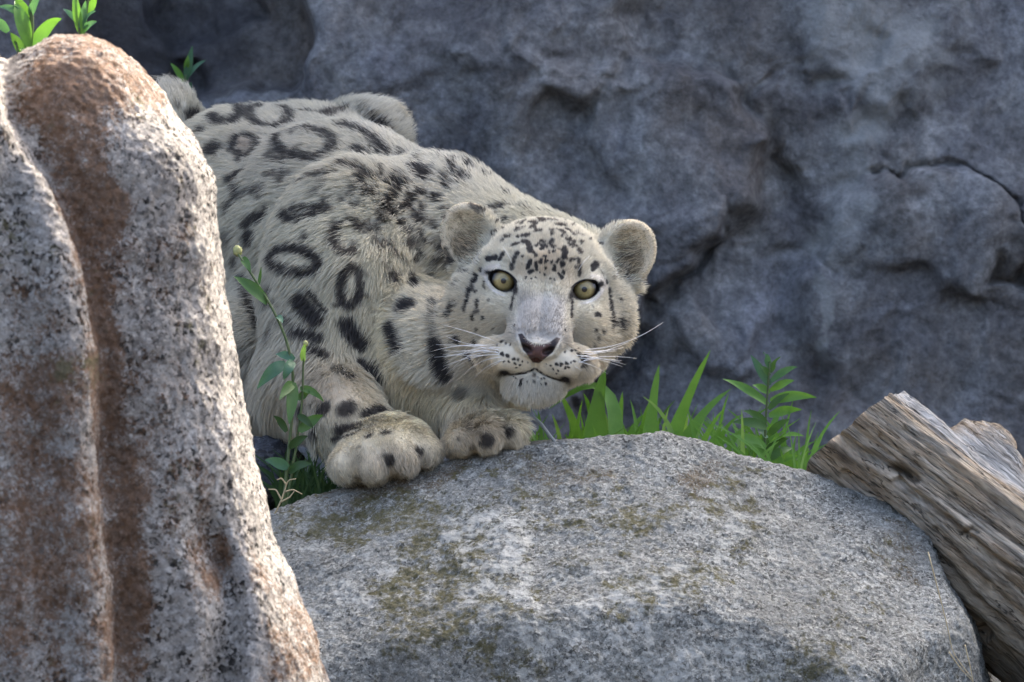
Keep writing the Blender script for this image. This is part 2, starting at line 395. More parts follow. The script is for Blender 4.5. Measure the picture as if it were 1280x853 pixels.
# the cliff is a solid block: close it with a top and a back
top = I[:, -1]; nb_ = len(Vc); back = np.stack([x[top], np.full(len(top), CY+3.0), z[top]+0.1], 1); low = back.copy(); low[:, 2] = -1.2
Vc = np.vstack([Vc, back, low]); j = np.arange(nx)
F2 = np.stack([top[:-1], top[1:], nb_+j[1:], nb_+j[:-1]], 1); F3 = np.stack([nb_+j[:-1], nb_+j[1:], nb_+nx+j[1:], nb_+nx+j[:-1]], 1)
ext = np.zeros(2*nx)
tag(mesh_obj('cliff', Vc, np.vstack([Fc, F2, F3]), m_cliff, attrs={'lichen': np.r_[lich, ext], 'stain': np.r_[stn, ext], 'painted_shade': np.r_[painted_shade, ext]}),
    'dark blue grey fractured rock face rising behind the snow leopard', 'rock face', kind='structure')

lap('----------- boulders')
# ------------------------------------------------------------------ boulders
def rough_rock(V, F, amp, sc, seed=0, pits=0.0):
    Nn = vnormals(V, F); q = V*sc+seed
    d = amp*(fbm(q, 4)+0.8*(ridged(q*0.7+5, 3)-0.5)+0.35*fbm(q*5, 4))
    if pits: d -= pits*np.clip(fbm(q*9, 2)-0.25, 0, 1)
    d += amp*0.42*fbm(q*12+3, 3)
    return V+Nn*d[:, None], d

m_big = granite('pale_granite', (0.72, 0.675, 0.605), (0.45, 0.41, 0.36), (0.050, 0.046, 0.042), (0.30, 0.17, 0.095), (0.24, 0.22, 0.12), 215, speck=0.95)
YL = -1.0; sL = (DIST+YL)/DIST
def pxp(pts, s): return [((a-640)/1000*s, (426.5-b_)/1000*s) for a, b_ in pts]
lobeR = pxp([(-60, 1250), (-20, 120), (24, 70), (60, 50), (105, 42), (150, 55), (190, 100), (232, 160), (264, 220), (270, 290), (278, 350), (300, 500), (318, 590), (338, 680), (362, 720), (385, 780), (412, 860), (520, 1250)], sL)
lobeL = pxp([(-500, 1250), (-480, 200), (-300, -40), (-120, -60), (-40, -15), (0, 44), (24, 80), (62, 200), (104, 310), (128, 430), (140, 600), (152, 860), (165, 1250)], (DIST+YL-0.17)/DIST)
def rlobe(P, poly, yc, b, R):
    d = poly_sd(P[:, 0], P[:, 2], poly)+0.006
    q0 = d+R; q1 = np.abs(P[:, 1]-yc)-(b-R)
    return np.hypot(np.maximum(q0, 0), np.maximum(q1, 0))+np.minimum(np.maximum(q0, q1), 0)-R
def f_left(P):
    Q = P+np.stack([0.009*perlin(P*7), 0*P[:, 0], 0.009*perlin(P*7+31)], 1)
    a = rlobe(Q, lobeR, YL+0.06, 0.25, 0.11); c = rlobe(Q, lobeL, YL-0.14, 0.15, 0.04)
    # worn channels running down the face
    x_, y_ = PX(P)
    g1 = np.abs(x_-(262+0.12*(y_-640)+8*np.sin(y_/37)))/1000
    a = a+0.030*np.exp(-(g1/0.022)**2)*sstep(600, 700, y_)*(P[:, 1] < YL)
    g2 = np.abs(x_-(35+0.1*(y_-450)))/1000
    c = c+0.02*np.exp(-(g2/0.03)**2)*(P[:, 1] < YL)
    return smin(a, c, 0.018)
V, F = surface_net(f_left, (-1.05, -1.45, -0.95), (0.06, -0.6, 0.48), 0.0055)
xx, yy = PX(V); V, F = refine(V, F, (V[:, 1] < YL+0.1) & (xx > -30) & (yy < 880))
V, d = rough_rock(V, F, 0.0050, 13, 3, 0.0)
st = blobs(V, [(90, 110, 70, 80, 20, 1.0), (120, 220, 30, 110, -10, .95), (95, 250, 34, 150, -17, .85), (140, 450, 30, 130, -5, .95), (152, 680, 30, 220, -2, .9), (60, 470, 80, 50, 10, .7), (25, 520, 70, 80, 0, .7), (60, 660, 70, 130, 0, .74), (10, 760, 70, 90, 0, .65), (100, 800, 40, 60, 0, .5), (200, 330, 60, 60, 0, .3), (190, 500, 40, 90, 0, .34), (380, 810, 40, 60, 20, .6),
      (275, 700, 18, 40, 0, .85), (250, 660, 14, 90, 0, .5), (350, 820, 40, 60, 20, .5), (330, 740, 16, 50, -20, .45), (40, 380, 40, 40, 0, .45), (170, 110, 20, 40, -30, .7), (215, 620, 25, 60, 0, .35)], 25)
mo = blobs(V, [(100, 460, 40, 30, 0, .5), (160, 130, 14, 40, -20, .4), (250, 420, 14, 60, 0, .35), (220, 640, 20, 60, 0, .3), (240, 380, 20, 90, 0, .3), (30, 300, 40, 40, 0, .3)], 15)
tag(mesh_obj('boulder', V, F, m_big, attrs={'stain': st, 'moss': mo, 'lichen': 0*st}), 'tall pale speckled granite boulder with brown stained vertical groove, hiding the leopard\'s hindquarters', 'boulder')

lap('m_front = granite')
m_front = granite('grey_granite', (0.59, 0.59, 0.53), (0.30, 0.302, 0.27), (0.085, 0.086, 0.078), (0.20, 0.145, 0.08), (0.17, 0.15, 0.055), 300, speck=0.65)
YB = -0.05
sil = [(200, 692), (338, 644), (430, 616), (560, 582), (680, 566), (775, 556), (850, 556), (1164, 650)]
sil_r = [(1146, 642), (1184, 702), (1212, 770), (1264, 870)]
planes = []
def plane(pt, n): n = np.asarray(n, float); planes.append((np.asarray(pt), n/np.linalg.norm(n)))
sil = [(a, c-12) for a, c in sil]; sil_r[0] = (1164, 636)
for (a, c) in zip(sil[:-1], sil[1:]):
    A, C = W(*a, YB), W(*c, YB); t = (C-A)/np.linalg.norm(C-A)
    for sl in (np.array([0, 1, -0.10]), np.array([0, -1, -0.62])):
        n = np.cross(t, sl); n *= np.sign(n[2]); plane((A+C)/2, n)
for (a, c) in zip(sil_r[:-1], sil_r[1:]):
    A, C = W(*a, -0.20), W(*c, -0.20); t = (C-A)/np.linalg.norm(C-A); n = np.cross(t, np.array([0.10, 1, 0])); n *= np.sign(n[0]); plane((A+C)/2, n)
plane(W(700, 700, -0.33), (0.02, -0.88, 0.47)); plane(W(700, 853, -0.44), (0.02, -0.90, 0.43))
plane(W(1146, 750, -0.31), (0.76, -0.62, 0.10)); plane(W(500, 700, -0.33), (-0.12, -0.9, 0.36))
plane((0, 0.34, 0), (0, 1, 0.15)); plane(W(150, 700, -0.1), (-1, -0.2, 0.1)); plane((0, 0, -0.9), (0, 0, -1))
def f_front(P):
    Q = P+np.stack([0.010*perlin(P*8), 0.014*perlin(P*5+7), 0.004*perlin(P*6+31)], 1)
    d = None
    for c, n in planes:
        e = (Q-c)@n; d = e if d is None else smax(d, e, 0.011)
    x_, y_ = PX(P)
    # broken scallops and steps on the face
    st = poly_sd(x_+14*perlin(P*14), y_+14*perlin(P*14+5), [(1010, 700), (1150, 690), (1162, 900), (900, 900), (890, 800), (960, 790)])
    d = d+0.0015*(1-sstep(-10, 16, st))*(P[:, 1] < -0.1)
    st2 = poly_sd(x_+16*perlin(P*13+2), y_+16*perlin(P*13+9), [(545, 655), (635, 640), (668, 700), (680, 900), (570, 900), (600, 760)])
    d = d-0.004*(1-sstep(-6, 10, st2))*(P[:, 1] < -0.1)
    return d
V, F = surface_net(f_front, (-0.58, -0.62, -0.92), (0.75, 0.40, -0.06), 0.006)
xx, yy = PX(V); V, F = refine(V, F, (V[:, 1] < 0.02) & (xx > 320) & (yy < 875))
V, d = rough_rock(V, F, 0.0058, 12, 11, 0.002)
st = blobs(V, [(520, 600, 130, 22, -14, .55), (700, 590, 80, 18, 0, .45), (880, 600, 30, 14, 0, .5), (1130, 690, 30, 40, 0, .4)], 20)
mo = blobs(V, [(420, 660, 95, 32, -10, 0.66), (560, 705, 70, 80, 0, 0.70), (520, 770, 70, 70, 0, 0.66), (610, 760, 110, 90, 0, 0.49), (800, 640, 90, 16, -20, 0.57), (840, 740, 80, 30, -10, 0.61), (920, 640, 40, 70, 0, 0.45), (1000, 830, 70, 45, 0, 0.57), (490, 640, 80, 28, 0, 0.66), (700, 640, 110, 50, 0, 0.41), (650, 830, 80, 40, 0, 0.49), (760, 690, 120, 30, -25, 0.37), (1060, 760, 60, 50, 0, 0.33), (640, 600, 120, 18, -10, 0.41), (1120, 690, 30, 30, 0, 0.41)], 30)
li = blobs(V, [(590, 665, 55, 26, 0, 0.60), (625, 720, 60, 50, 0, 0.54), (652, 690, 18, 50, -20, 0.68), (660, 800, 30, 70, 0, 0.48), (780, 770, 150, 70, 0, 0.44), (430, 740, 80, 60, 0, 0.40), (860, 830, 190, 50, 0, 0.48), (930, 660, 80, 70, 0, 0.36), (1080, 690, 70, 40, 0, 0.32), (370, 800, 40, 60, 0, 0.32), (720, 600, 90, 25, 0, 0.28)], 25)
tag(mesh_obj('boulder', V, F, m_front, attrs={'stain': st, 'moss': mo, 'lichen': li}), 'broad rounded grey granite boulder with olive lichen under the leopard\'s front paws', 'boulder')

lap('------ weathered log')
# ------------------------------------------------------------------ weathered log
m_log, nt, b = new_mat('weathered_wood')
ga = attr(nt, 'grain'); sp = N(nt, 'ShaderNodeSeparateXYZ'); nt.links.new(ga.outputs['Vector'], sp.inputs[0])
cm = N(nt, 'ShaderNodeCombineXYZ'); nt.links.new(sp.outputs[0], cm.inputs[0]); nt.links.new(sp.outputs[1], cm.inputs[1]); nt.links.new(sp.outputs[2], cm.inputs[2])
gv = cm.outputs[0]
mp = N(nt, 'ShaderNodeMapping'); mp.inputs['Scale'].default_value = (9, 100, 100); nt.links.new(gv, mp.inputs[0])
mp2 = N(nt, 'ShaderNodeMapping'); mp2.inputs['Scale'].default_value = (22, 360, 360); nt.links.new(gv, mp2.inputs[0])
mp3 = N(nt, 'ShaderNodeMapping'); mp3.inputs['Scale'].default_value = (7, 34, 34); nt.links.new(gv, mp3.inputs[0])
g1 = noise(nt, mp.outputs[0], 1, 6, 0.65); g2 = noise(nt, mp2.outputs[0], 1, 4, 0.6); g3 = noise(nt, mp3.outputs[0], 1, 5, 0.6)
col = ramp(nt, g1, [(0.30, (0.085, 0.066, 0.048)), (0.46, (0.25, 0.19, 0.125)), (0.60, (0.37, 0.295, 0.20)), (0.75, (0.44, 0.385, 0.30))])
col = mix(nt, ramp(nt, g3, [(0.42, (0, 0, 0)), (0.62, (0.75, 0.75, 0.75))]), col, mix(nt, g2, (0.21, 0.185, 0.145), (0.39, 0.36, 0.30)))
pw = math_n(nt, 'ADD', attr(nt, 'pale').outputs['Fac'], math_n(nt, 'MULTIPLY', math_n(nt, 'SUBTRACT', g1, 0.5), 1.2))
col = mix(nt, ramp(nt, pw, [(0.35, (0, 0, 0)), (0.7, (0.9, 0.9, 0.9))]), col, mix(nt, g2, (0.17, 0.172, 0.165), (0.37, 0.37, 0.355)))
mp4 = N(nt, 'ShaderNodeMapping'); mp4.inputs['Scale'].default_value = (3.0, 70, 70); nt.links.new(gv, mp4.inputs[0]); g4 = noise(nt, mp4.outputs[0], 1, 4, 0.6)
ln = math_n(nt, 'ABSOLUTE', math_n(nt, 'SUBTRACT', g4, 0.5)); lnr = ramp(nt, ln, [(0.0, (0.25, 0.25, 0.25)), (0.010, (1, 1, 1))])
col = mix(nt, lnr, (0.022, 0.016, 0.011), col)
col = mix(nt, 0.7, col, ramp(nt, g2, [(0.30, (0.2, 0.2, 0.2)), (0.65, (0.8, 0.8, 0.8))]), 'OVERLAY')
nt.links.new(col, b.inputs['Base Color']); b.inputs['Roughness'].default_value = 0.9; b.inputs['Specular IOR Level'].default_value = 0.2
b0 = bump(nt, b, lnr, 1.0, 0.004); b1 = bump(nt, b, g1, 1.0, 0.009, b0); bump(nt, b, g2, 1.0, 0.004, b1)

#        left end (px,py,y)      right end
sect = [((1002, 592, 0.05), (1395, 1010, -0.05)), ((1012, 578, 0.00), (1400, 940, -0.16)), ((1052, 535, -0.05), (1425, 850, -0.24)), ((1104, 499, -0.04), (1455, 778, -0.20)), ((1112, 495, -0.02), (1470, 765, -0.15)),
        ((1126, 497, 0.05), (1490, 735, -0.05)), ((1134, 503, 0.08), (1510, 745, 0.0)), ((1120, 560, 0.13), (1500, 850, 0.05)), ((1040, 612, 0.12), (1440, 1010, 0.02))]
NT, per = 430, 26
cA, cB, pale_r, code = [], [], [], []
ns = len(sect)
for i in range(ns):
    for k in range(per):
        u = k/per
        cA.append(W(*sect[i][0])*(1-u)+W(*sect[(i+1) % ns][0])*u); cB.append(W(*sect[i][1])*(1-u)+W(*sect[(i+1) % ns][1])*u); code.append(i+u)
cA, cB, code = np.array(cA), np.array(cB), np.array(code); nc = len(code)
t = 1.75*np.linspace(0, 1, NT)**1.25
# the broken end is ragged: every fibre stops at its own length
rag = 0.010*perlin(np.stack([code*2.1, 0*code, 0*code], 1))+0.012*perlin(np.stack([code*0.7, 0*code+3, 0*code], 1))
T = t[None, :]*(1-rag[:, None])+rag[:, None]
V = cA[:, None, :]*(1-T[..., None])+cB[:, None, :]*T[..., None]
cen = V.mean(0, keepdims=True); C = np.repeat(code[:, None], NT, 1)
# the back wall of the hollow stem stands up as a stub further along
xm = 640+V[..., 0]*1000
stub = sstep(1190, 1212, xm)*(1-sstep(1262, 1290, xm))*np.exp(-((C-6.0)/0.55)**2)
V[..., 2] += stub*(0.022+0.022*sstep(1205, 1262, xm)); V[..., 1] += 0.02*stub
# the top between lip and back wall is hollowed
V[..., 2] -= 0.022*np.exp(-((C-5.1)/0.45)**2)*sstep(0.06, 0.25, T)
flat = V.reshape(-1, 3); ax = (cB-cA).mean(0); ax /= np.linalg.norm(ax); al = flat@ax; cross = flat-al[:, None]*ax
ring = np.stack([al*3, code.repeat(NT)*1.0, 0*al], 1)
dirn = flat-np.repeat(cen, nc, 0).reshape(-1, 3); dirn -= (dirn@ax)[:, None]*ax; dirn /= np.linalg.norm(dirn, axis=1)[:, None]+1e-9
dv = 0.006*fbm(np.stack([al*2.2, cross[:, 0]*22, cross[:, 2]*22], 1), 4)+0.006*ridged(np.stack([al*2.5, cross[:, 0]*70, cross[:, 2]*70+cross[:, 1]*40], 1), 3)
stp = fbm(np.stack([al*5, cross[:, 0]*34, cross[:, 2]*34+cross[:, 1]*20], 1)+20, 3)*5; dv += 0.0022*(np.floor(stp)+sstep(.35, .65, stp-np.floor(stp)))
xx, yy = PX(flat)
def log_crack(pts, w, depth):
    d = np.full(len(flat), 1e9); Q = np.stack([xx+3*perlin(flat*40), yy+3*perlin(flat*40+9), 0*xx], 1)
    for a_, c_ in zip(pts[:-1], pts[1:]): d = np.minimum(d, seg_d(Q, np.array([*a_, 0.]), np.array([*c_, 0.])))
    return depth*np.exp(-(d/w)**2)*((code.repeat(NT) < 4.6))
dv -= log_crack([(1045, 543), (1090, 572), (1130, 590)], 5, 0.02)+log_crack([(1118, 588), (1142, 596)], 7, 0.025)
dv -= log_crack([(1120, 600), (1180, 645), (1240, 695), (1285, 720)], 3.5, 0.022)+log_crack([(1205, 665), (1215, 660), (1222, 668)], 3, 0.012)
dv -= log_crack([(1100, 545), (1190, 615), (1285, 690)], 3, 0.008)+log_crack([(1060, 590), (1150, 670), (1280, 800)], 4, 0.012)+log_crack([(1130, 535), (1200, 590), (1285, 655)], 3, 0.008)
dv -= log_crack([(1228, 788), (1233, 793)], 5, 0.02)+log_crack([(1170, 660), (1230, 725), (1290, 780)], 3, 0.008)
flat = flat+dirn*dv[:, None]
I = np.arange(nc*NT).reshape(nc, NT); J = np.roll(I, -1, 0)
F = np.stack([I[:, :-1], J[:, :-1], J[:, 1:], I[:, 1:]], -1).reshape(-1, 4)
capA = len(flat); flat = np.vstack([flat, flat[I[:, 0]].mean(0)+0.02*ax, flat[I[:, -1]].mean(0)])
caps = [[int(J[k, 0]), int(I[k, 0]), capA] for k in range(nc)]+[[int(I[k, -1]), int(J[k, -1]), capA+1] for k in range(nc)]
cr = code.repeat(NT); pale = np.exp(-((cr-4.85)/1.1)**2)*0.92+0.35*np.exp(-((cr-1.6)/0.3)**2)*(al < al.min()+0.2)
pale = np.r_[pale, 0, 0]; al2 = np.r_[al, al.min(), al.max()]
gr = np.stack([al2, np.r_[cross[:, 0]*1.0+cross[:, 1]*0.4, 0, 0], np.r_[cross[:, 2], 0, 0]], 1)
o = mesh_obj('log', flat, F.tolist()+caps, m_log, attrs={'pale': pale})
at = o.data.attributes.new('grain', 'FLOAT_VECTOR', 'POINT'); at.data.foreach_set('vector', gr.astype(np.float32).ravel())
tag(o, 'split weathered brown log with a grey bleached top edge leaning behind the boulder', 'log')

# ------------------------------------------------------------------ snow leopard: body surface
ROLL = math.radians(6)
HO = W(679, 357, 0)
HR = np.array([[math.cos(ROLL), 0, -math.sin(ROLL)], [math.sin(ROLL), 0, math.cos(ROLL)], [0, -1, 0]]).T   # columns right, up, towards the viewer
def to_head(P): return (P-HO)@HR*1000
def from_head(q): return HO+(np.asarray(q, float)/1000)@HR.T
def rotm(ax, deg):
    return np.array(Matrix.Rotation(math.radians(deg), 3, ax))
def eye_open(a, v):
    """distance-like value of the lid opening (negative inside), a is measured outwards from the midline"""
    da, dv = a-51.5, v-0.5; c, s = math.cos(math.radians(24)), math.sin(math.radians(24))
    p, q = da*c+dv*s, -da*s+dv*c
    k = np.hypot(p/17.0, q/np.where(q > 0, 10.8, 12.0)); return (k-1)*15
NOSE = [(-25, -64), (-20, -62.5), (-13, -70), (-5, -73.5), (7, -73.5), (15, -70), (23, -62.5), (28, -64), (20, -82), (5, -97), (-3, -97), (-17, -82)]
MOUTH = [(1, -92), (1.5, -105), (11, -110.5), (24, -114), (34, -115.5)]
def f_head(q):
    u, v, w = q.T; a = np.sqrt((u-1)**2+4)-1; S = np.stack([a, v, w], 1); M = np.stack([u-1, v, w], 1)
    d = ell(M, (0, 6, -108), (88, 78, 95))
    d = smin(d, ell(M, (0, 24, -64), (66, 46, 44)), 24)
    d = smin(d, ell(S, (64, -26, -92), (45, 47, 50)), 28)
    d = smin(d, ell(M, (0, -92, -54), (57, 41, 60)), 26)
    d = smin(d, ell(S, (45, -38, -37), (36, 34, 37)), 24)
    d = smin(d, rcone(S, (18, 24, -30), (66, 21, -54), 19, 16), 15)
    d = smin(d, rcone(S, (10, 14, -32), (13, -64, 31), 26, 22), 24)
    d = smin(d, ell(S, (31, -92, 16), (38, 24, 32)), 15)
    d = smin(d, ell(M, (0, -121, 2), (39, 23, 30)), 16)
    d = smin(d, ell(M, (1, -79, 50), (23, 14, 12)), 6)
    d = smin(d, ell(S, (20, -74, 46), (9, 11, 11)), 5)
    d = smin(d, ell(S, (44, -66, -74), (35, 35, 44)), 36)
    # nostrils, mouth line
    d = smax(d, -ell(S, (13, -81, 60), (8, 4.5, 9), rotm('Z', 25)), 3)
    dm = np.full(len(u), 1e9); Q = np.stack([a, v, 0*v], 1)
    for p0, p1 in zip(MOUTH[:-1], MOUTH[1:]): dm = np.minimum(dm, seg_d(Q, np.array([*p0, 0.]), np.array([*p1, 0.])))
    d = d+3.2*np.exp(-(dm/2.6)**2)*(w > -15)
    # eyelids and their opening
    d = smin(d, np.linalg.norm(S-np.array([51, 0, -38]), axis=1)-25.5, 7)
    d = smax(d, -np.maximum(eye_open(a, v), -42-w), 2.0)
    # ears
    Re = rotm('Z', -24)@rotm('Y', 14)
    ec = np.array([97, 50, -106])
    e = ell(S, ec, (39, 48, 18), Re); e = smax(e, -ell(S, ec+Re@np.array([-1, 3, 15]), (32, 40, 17), Re), 4)
    d = smin(d, e, 16)
    return d/1000
C1 = [  # trunk, limbs: (a, b, ra, rb, blend)
 (W(540, 355, .34), W(420, 312, .55), .130, .150, .05), (W(420, 312, .55), W(345, 285, .80), .150, .165, .06),
 (W(560, 318, .33), W(692, 364, .21), .105, .090, .06)]
PAWS = []
def f_body(P):
    d = None
    for a, c, ra, rb, k in C1:
        e = rcone(P, a, c, ra, rb); d = e if d is None else smin(d, e, k)
    d = smin(d, ell(P, W(288, 300, .72), (.115, .20, .175)), .05)           # near haunch
    d = smin(d, ell(P, W(385, 252, .88), (.10, .12, .13)), .05)             # far haunch
    d = smin(d, ell(P, W(540, 278, .35), (.080, .09, .076)), .035)           # shoulder blades
    d = smin(d, ell(P, W(435, 345, .27), (.105, .11, .15)), .05)            # near shoulder
    d = smin(d, rcone(P, W(425, 370, .21), W(395, 468, .17), .090, .064), .04)
    d = smin(d, rcone(P, W(398, 470, .16), W(440, 535, .06), .056, .045), .03)
    d = smin(d, ell(P, W(578, 452, .15), (.100, .085, .082)), .05)           # chest ruff
    d = smin(d, ell(P, W(520, 445, .21), (.07, .09, .080)), .05)
    d = smin(d, ell(P, W(325, 455, .50), (.075, .20, .11)), .05)            # belly and hind leg
    d = smin(d, rcone(P, W(310, 440, .52), W(310, 545, .50), .07, .04), .04)
    d = smin(d, rcone(P, W(240, 200, .96), W(213, 140, .94), .05, .036), .03)  # tail root
    d = smin(d, ell(P, W(450, 172, .93), (.060, .06, .050)), .015)           # pale tuft over the far hip
    d = smin(d, rcone(P, W(585, 480, .16), W(600, 540, .06), .045, .034), .03)
    # paws
    p = smin(ell(P, W(480, 567, -.01), (.064, .078, .036), PR1), rcone(P, W(436, 540, .07), W(470, 560, .02), .044, .036), .03)
    for c, r in TOES1: p = smin(p, ell(P, c, r), .0095)
    q = ell(P, W(603, 547, .02), (.050, .065, .025), PR1)
    for c, r in TOES2: q = smin(q, ell(P, c, r), .009)
    d = smin(d, p, .012); d = smin(d, q, .012)
    return d
PR1 = rotm('Y', -14)
TOES1 = [(W(433, 584, -.045), (.0215, .034, .0215)), (W(468, 583, -.062), (.0205, .036, .0225)), (W(505, 574, -.058), (.0205, .036, .022)), (W(533, 566, -.035), (.018, .034, .020))]
TOES2 = [(W(578, 553, -.035), (.0185, .030, .021)), (W(610, 549, -.045), (.0195, .032, .022)), (W(639, 545, -.028), (.018, .030, .021))]
HC = from_head((0, -10, -70))
def f_cat(P):
    d = f_body(P); m = np.linalg.norm(P-HC, axis=1) < 0.24
    if m.any():
        h = f_head(to_head(P[m])); d[m] = smin(d[m], h, .03)
    return d
import time as _t; _t0 = _t.time()
V, F = surface_net(f_cat, (-.62, -.16, -.24), (.22, 1.16, .42), 0.005)
V = project(f_cat, V, 2, 0.004)
hq = to_head(V)
V, F = refine(V, F, (np.linalg.norm((hq-np.array([0, -20, -40]))/np.array([150, 150, 110]), axis=1) < 1))
hq = to_head(V); V, F = refine(V, F, (np.abs(hq[:, 0]) < 82) & (hq[:, 1] < 34) & (hq[:, 1] > -150) & (hq[:, 2] > -62))
V = project(f_cat, V, 2, 0.003)
CV, CF = V, F; CN = vnormals(V, F)
print('cat verts', len(V), 'time', _t.time()-_t0)

# ------------------------------------------------------------------ snow leopard: coat pattern
# every mark: (points, radius, strength, closed ring), in photo units with (origin, scale) per list
SPOTS = []
def marks(ox, oy, s, lst, k=1.0):
    for m in lst:
        pts, r = m[0], m[1]; st = m[2] if len(m) > 2 else 1.0; ringed = len(m) > 3 and m[3]
        if isinstance(pts, tuple): pts = [pts]
        SPOTS.append(([(ox+a/s, oy+b_/s) for a, b_ in pts], k*r/s, st, ringed))
def oval(cx, cy, rx, ry, ang=0, a0=0, a1=360, n=12):
    c, s_ = math.cos(math.radians(ang)), math.sin(math.radians(ang)); out = []
    for i in range(n+1):
        t_ = math.radians(a0+(a1-a0)*i/n); x_, y_ = rx*math.cos(t_), ry*math.sin(t_); out.append((cx+x_*c-y_*s_, cy+x_*s_+y_*c))
    return out
# flank and shoulder
marks(0, 0, 1, k=1.2, lst=[
 (oval(368, 328, 29, 15, 8), 5.5), (oval(432, 298, 17, 20, 0, 60, 330), 5), (oval(437, 360, 12, 24, 8, 70, 400), 5, .9),
 ((489, 350), 8, .8), ([(514, 346), (515, 357)], 5, .9), ((507, 386), 11, .85), ([(431, 408), (440, 422), (451, 432)], 9), ([(488, 412), (499, 438)], 6.5),
 ([(452, 457), (476, 474)], 7.5), ([(419, 463), (440, 475)], 4.5, .7), ([(374, 378), (394, 401)], 9), ([(387, 368), (405, 390)], 3.2, .9), ((338, 374), 12, .7),
 ([(303, 348), (310, 385), (323, 416)], 5, .8), ([(368, 418), (397, 425)], 6.5, .9), ([(390, 440), (405, 446)], 6, .9), ((340, 424), 9, .6), ((360, 405), 6, .5),
 ((433, 511), 11.5), ([(462, 520), (478, 517)], 9.5), ((405, 512), 9.5), ([(424, 540), (448, 533)], 5.5), ((380, 518), 8, .8), ([(415, 551), (440, 544), (467, 533)], 3, .8), ((395, 545), 7, .6),
 ((461, 545), 5), ((483, 541), 5.5), ((487, 577), 6.5), ((481, 571), 3.5, .6), ((523, 566), 6.5), ([(449, 560), (453, 600)], 2, .6),  # last stroke paints the crease shade between two toes, not a coat spot
 ([(545, 432), (548, 450), (555, 470)], 8), ([(541, 380), (543, 425)], 5, .5), ((575, 495), 9, .45), ((609, 551), 7.5), ((635, 541), 6.5), ([(557, 564), (574, 550)], 3, .5), ([(569, 533), (585, 538)], 3, .5),
 ((420, 552), 6, .5), ((590, 560), 4, .4),
 ((493, 230), 6), (oval(493, 230, 11, 9, -20, 0, 300), 4), ([(516, 212), (524, 222)], 8), ((532, 220), 6), ([(491, 246), (478, 254), (484, 267), (501, 261), (514, 250), (522, 242)], 5),
 ([(562, 208), (562, 219)], 4.5), ((553, 223), 4.5), ((555, 233), 6), ([(571, 199), (578, 206), (585, 212)], 4.5), ((601, 205), 3.2), ((603, 219), 3.6), ((609, 221), 3), ((573, 228), 4.5), ((582, 223), 4.5),
 ((543, 249), 7.5, .9), ((521, 273), 8.5), ((527, 260), 5, .6), ((541, 281), 6, .7), ((499, 277), 5.5), ((503, 289), 4.5, .6), ((458, 285), 8, .9), ((472, 305), 8.5, .7), ((511, 305), 7, .9), ((526, 293), 5.5, .7), ((519, 325), 5.5), ((490, 318), 5.5, .7),
 ([(613, 262), (624, 260)], 5), ((550, 303), 9, .35), ((443, 305), 5, .6), ((446, 339), 5, .8), ([(512, 196), (518, 192)], 4.5), ((526, 190), 4), ((458, 242), 7), ((448, 224), 7, .8), ((538, 345), 6, .4), ((480, 335), 5, .5), ((545, 330), 6, .4),
 ((548, 196), 3), ((560, 192), 2.5), ((588, 196), 3), ((640, 232), 3, .5),
 (oval(281, 142, 19, 14, 0), 6.5, .75), (oval(335, 147, 26, 13, 5), 6.5, .7), ((239, 145), 10, .9), ((250, 165), 7, .7), ((264, 189), 11, .85), (oval(305, 184, 16, 12, 0), 5, .75), (oval(380, 182, 36, 18, 5, -100, 200), 6.5, .75), (oval(350, 196, 14, 6, 0), 5, .6),
 ([(359, 129), (384, 131)], 7.5, .85), ([(378, 144), (402, 147), (425, 145)], 7, .75), ([(425, 160), (445, 170), (460, 178), (476, 194)], 8, .85), ([(445, 190), (455, 200)], 7, .8), ([(465, 152), (479, 161)], 6.5, .95),
 ([(288, 228), (303, 217)], 6.5, .75), ([(285, 265), (293, 250), (315, 239), (330, 241)], 5.5, .6), ([(333, 222), (361, 219)], 5, .6), ([(354, 236), (375, 229), (400, 221)], 5.5, .65),
 ([(422, 208), (441, 211), (460, 222)], 6.5, .75), ((450, 231), 6, .75), ((394, 242), 6, .55), ((436, 243), 5, .6), ((441, 257), 5.5, .8), ((427, 251), 5, .6), ((410, 250), 4, .5),
 ([(353, 271), (371, 277), (394, 270), (410, 264), (382, 262), (360, 266)], 5, .95, True), ([(307, 283), (328, 271)], 6.5, .9), ((312, 299), 9.5, .95), ((333, 260), 3.5, .8), ((342, 293), 4.5, .8), ((381, 298), 5.5, .8),
 ((222, 132), 5, .5), ((295, 330), 8, .6), ((286, 300), 9, .5), ((300, 450), 10, .3), ((225, 112), 3, .3)])
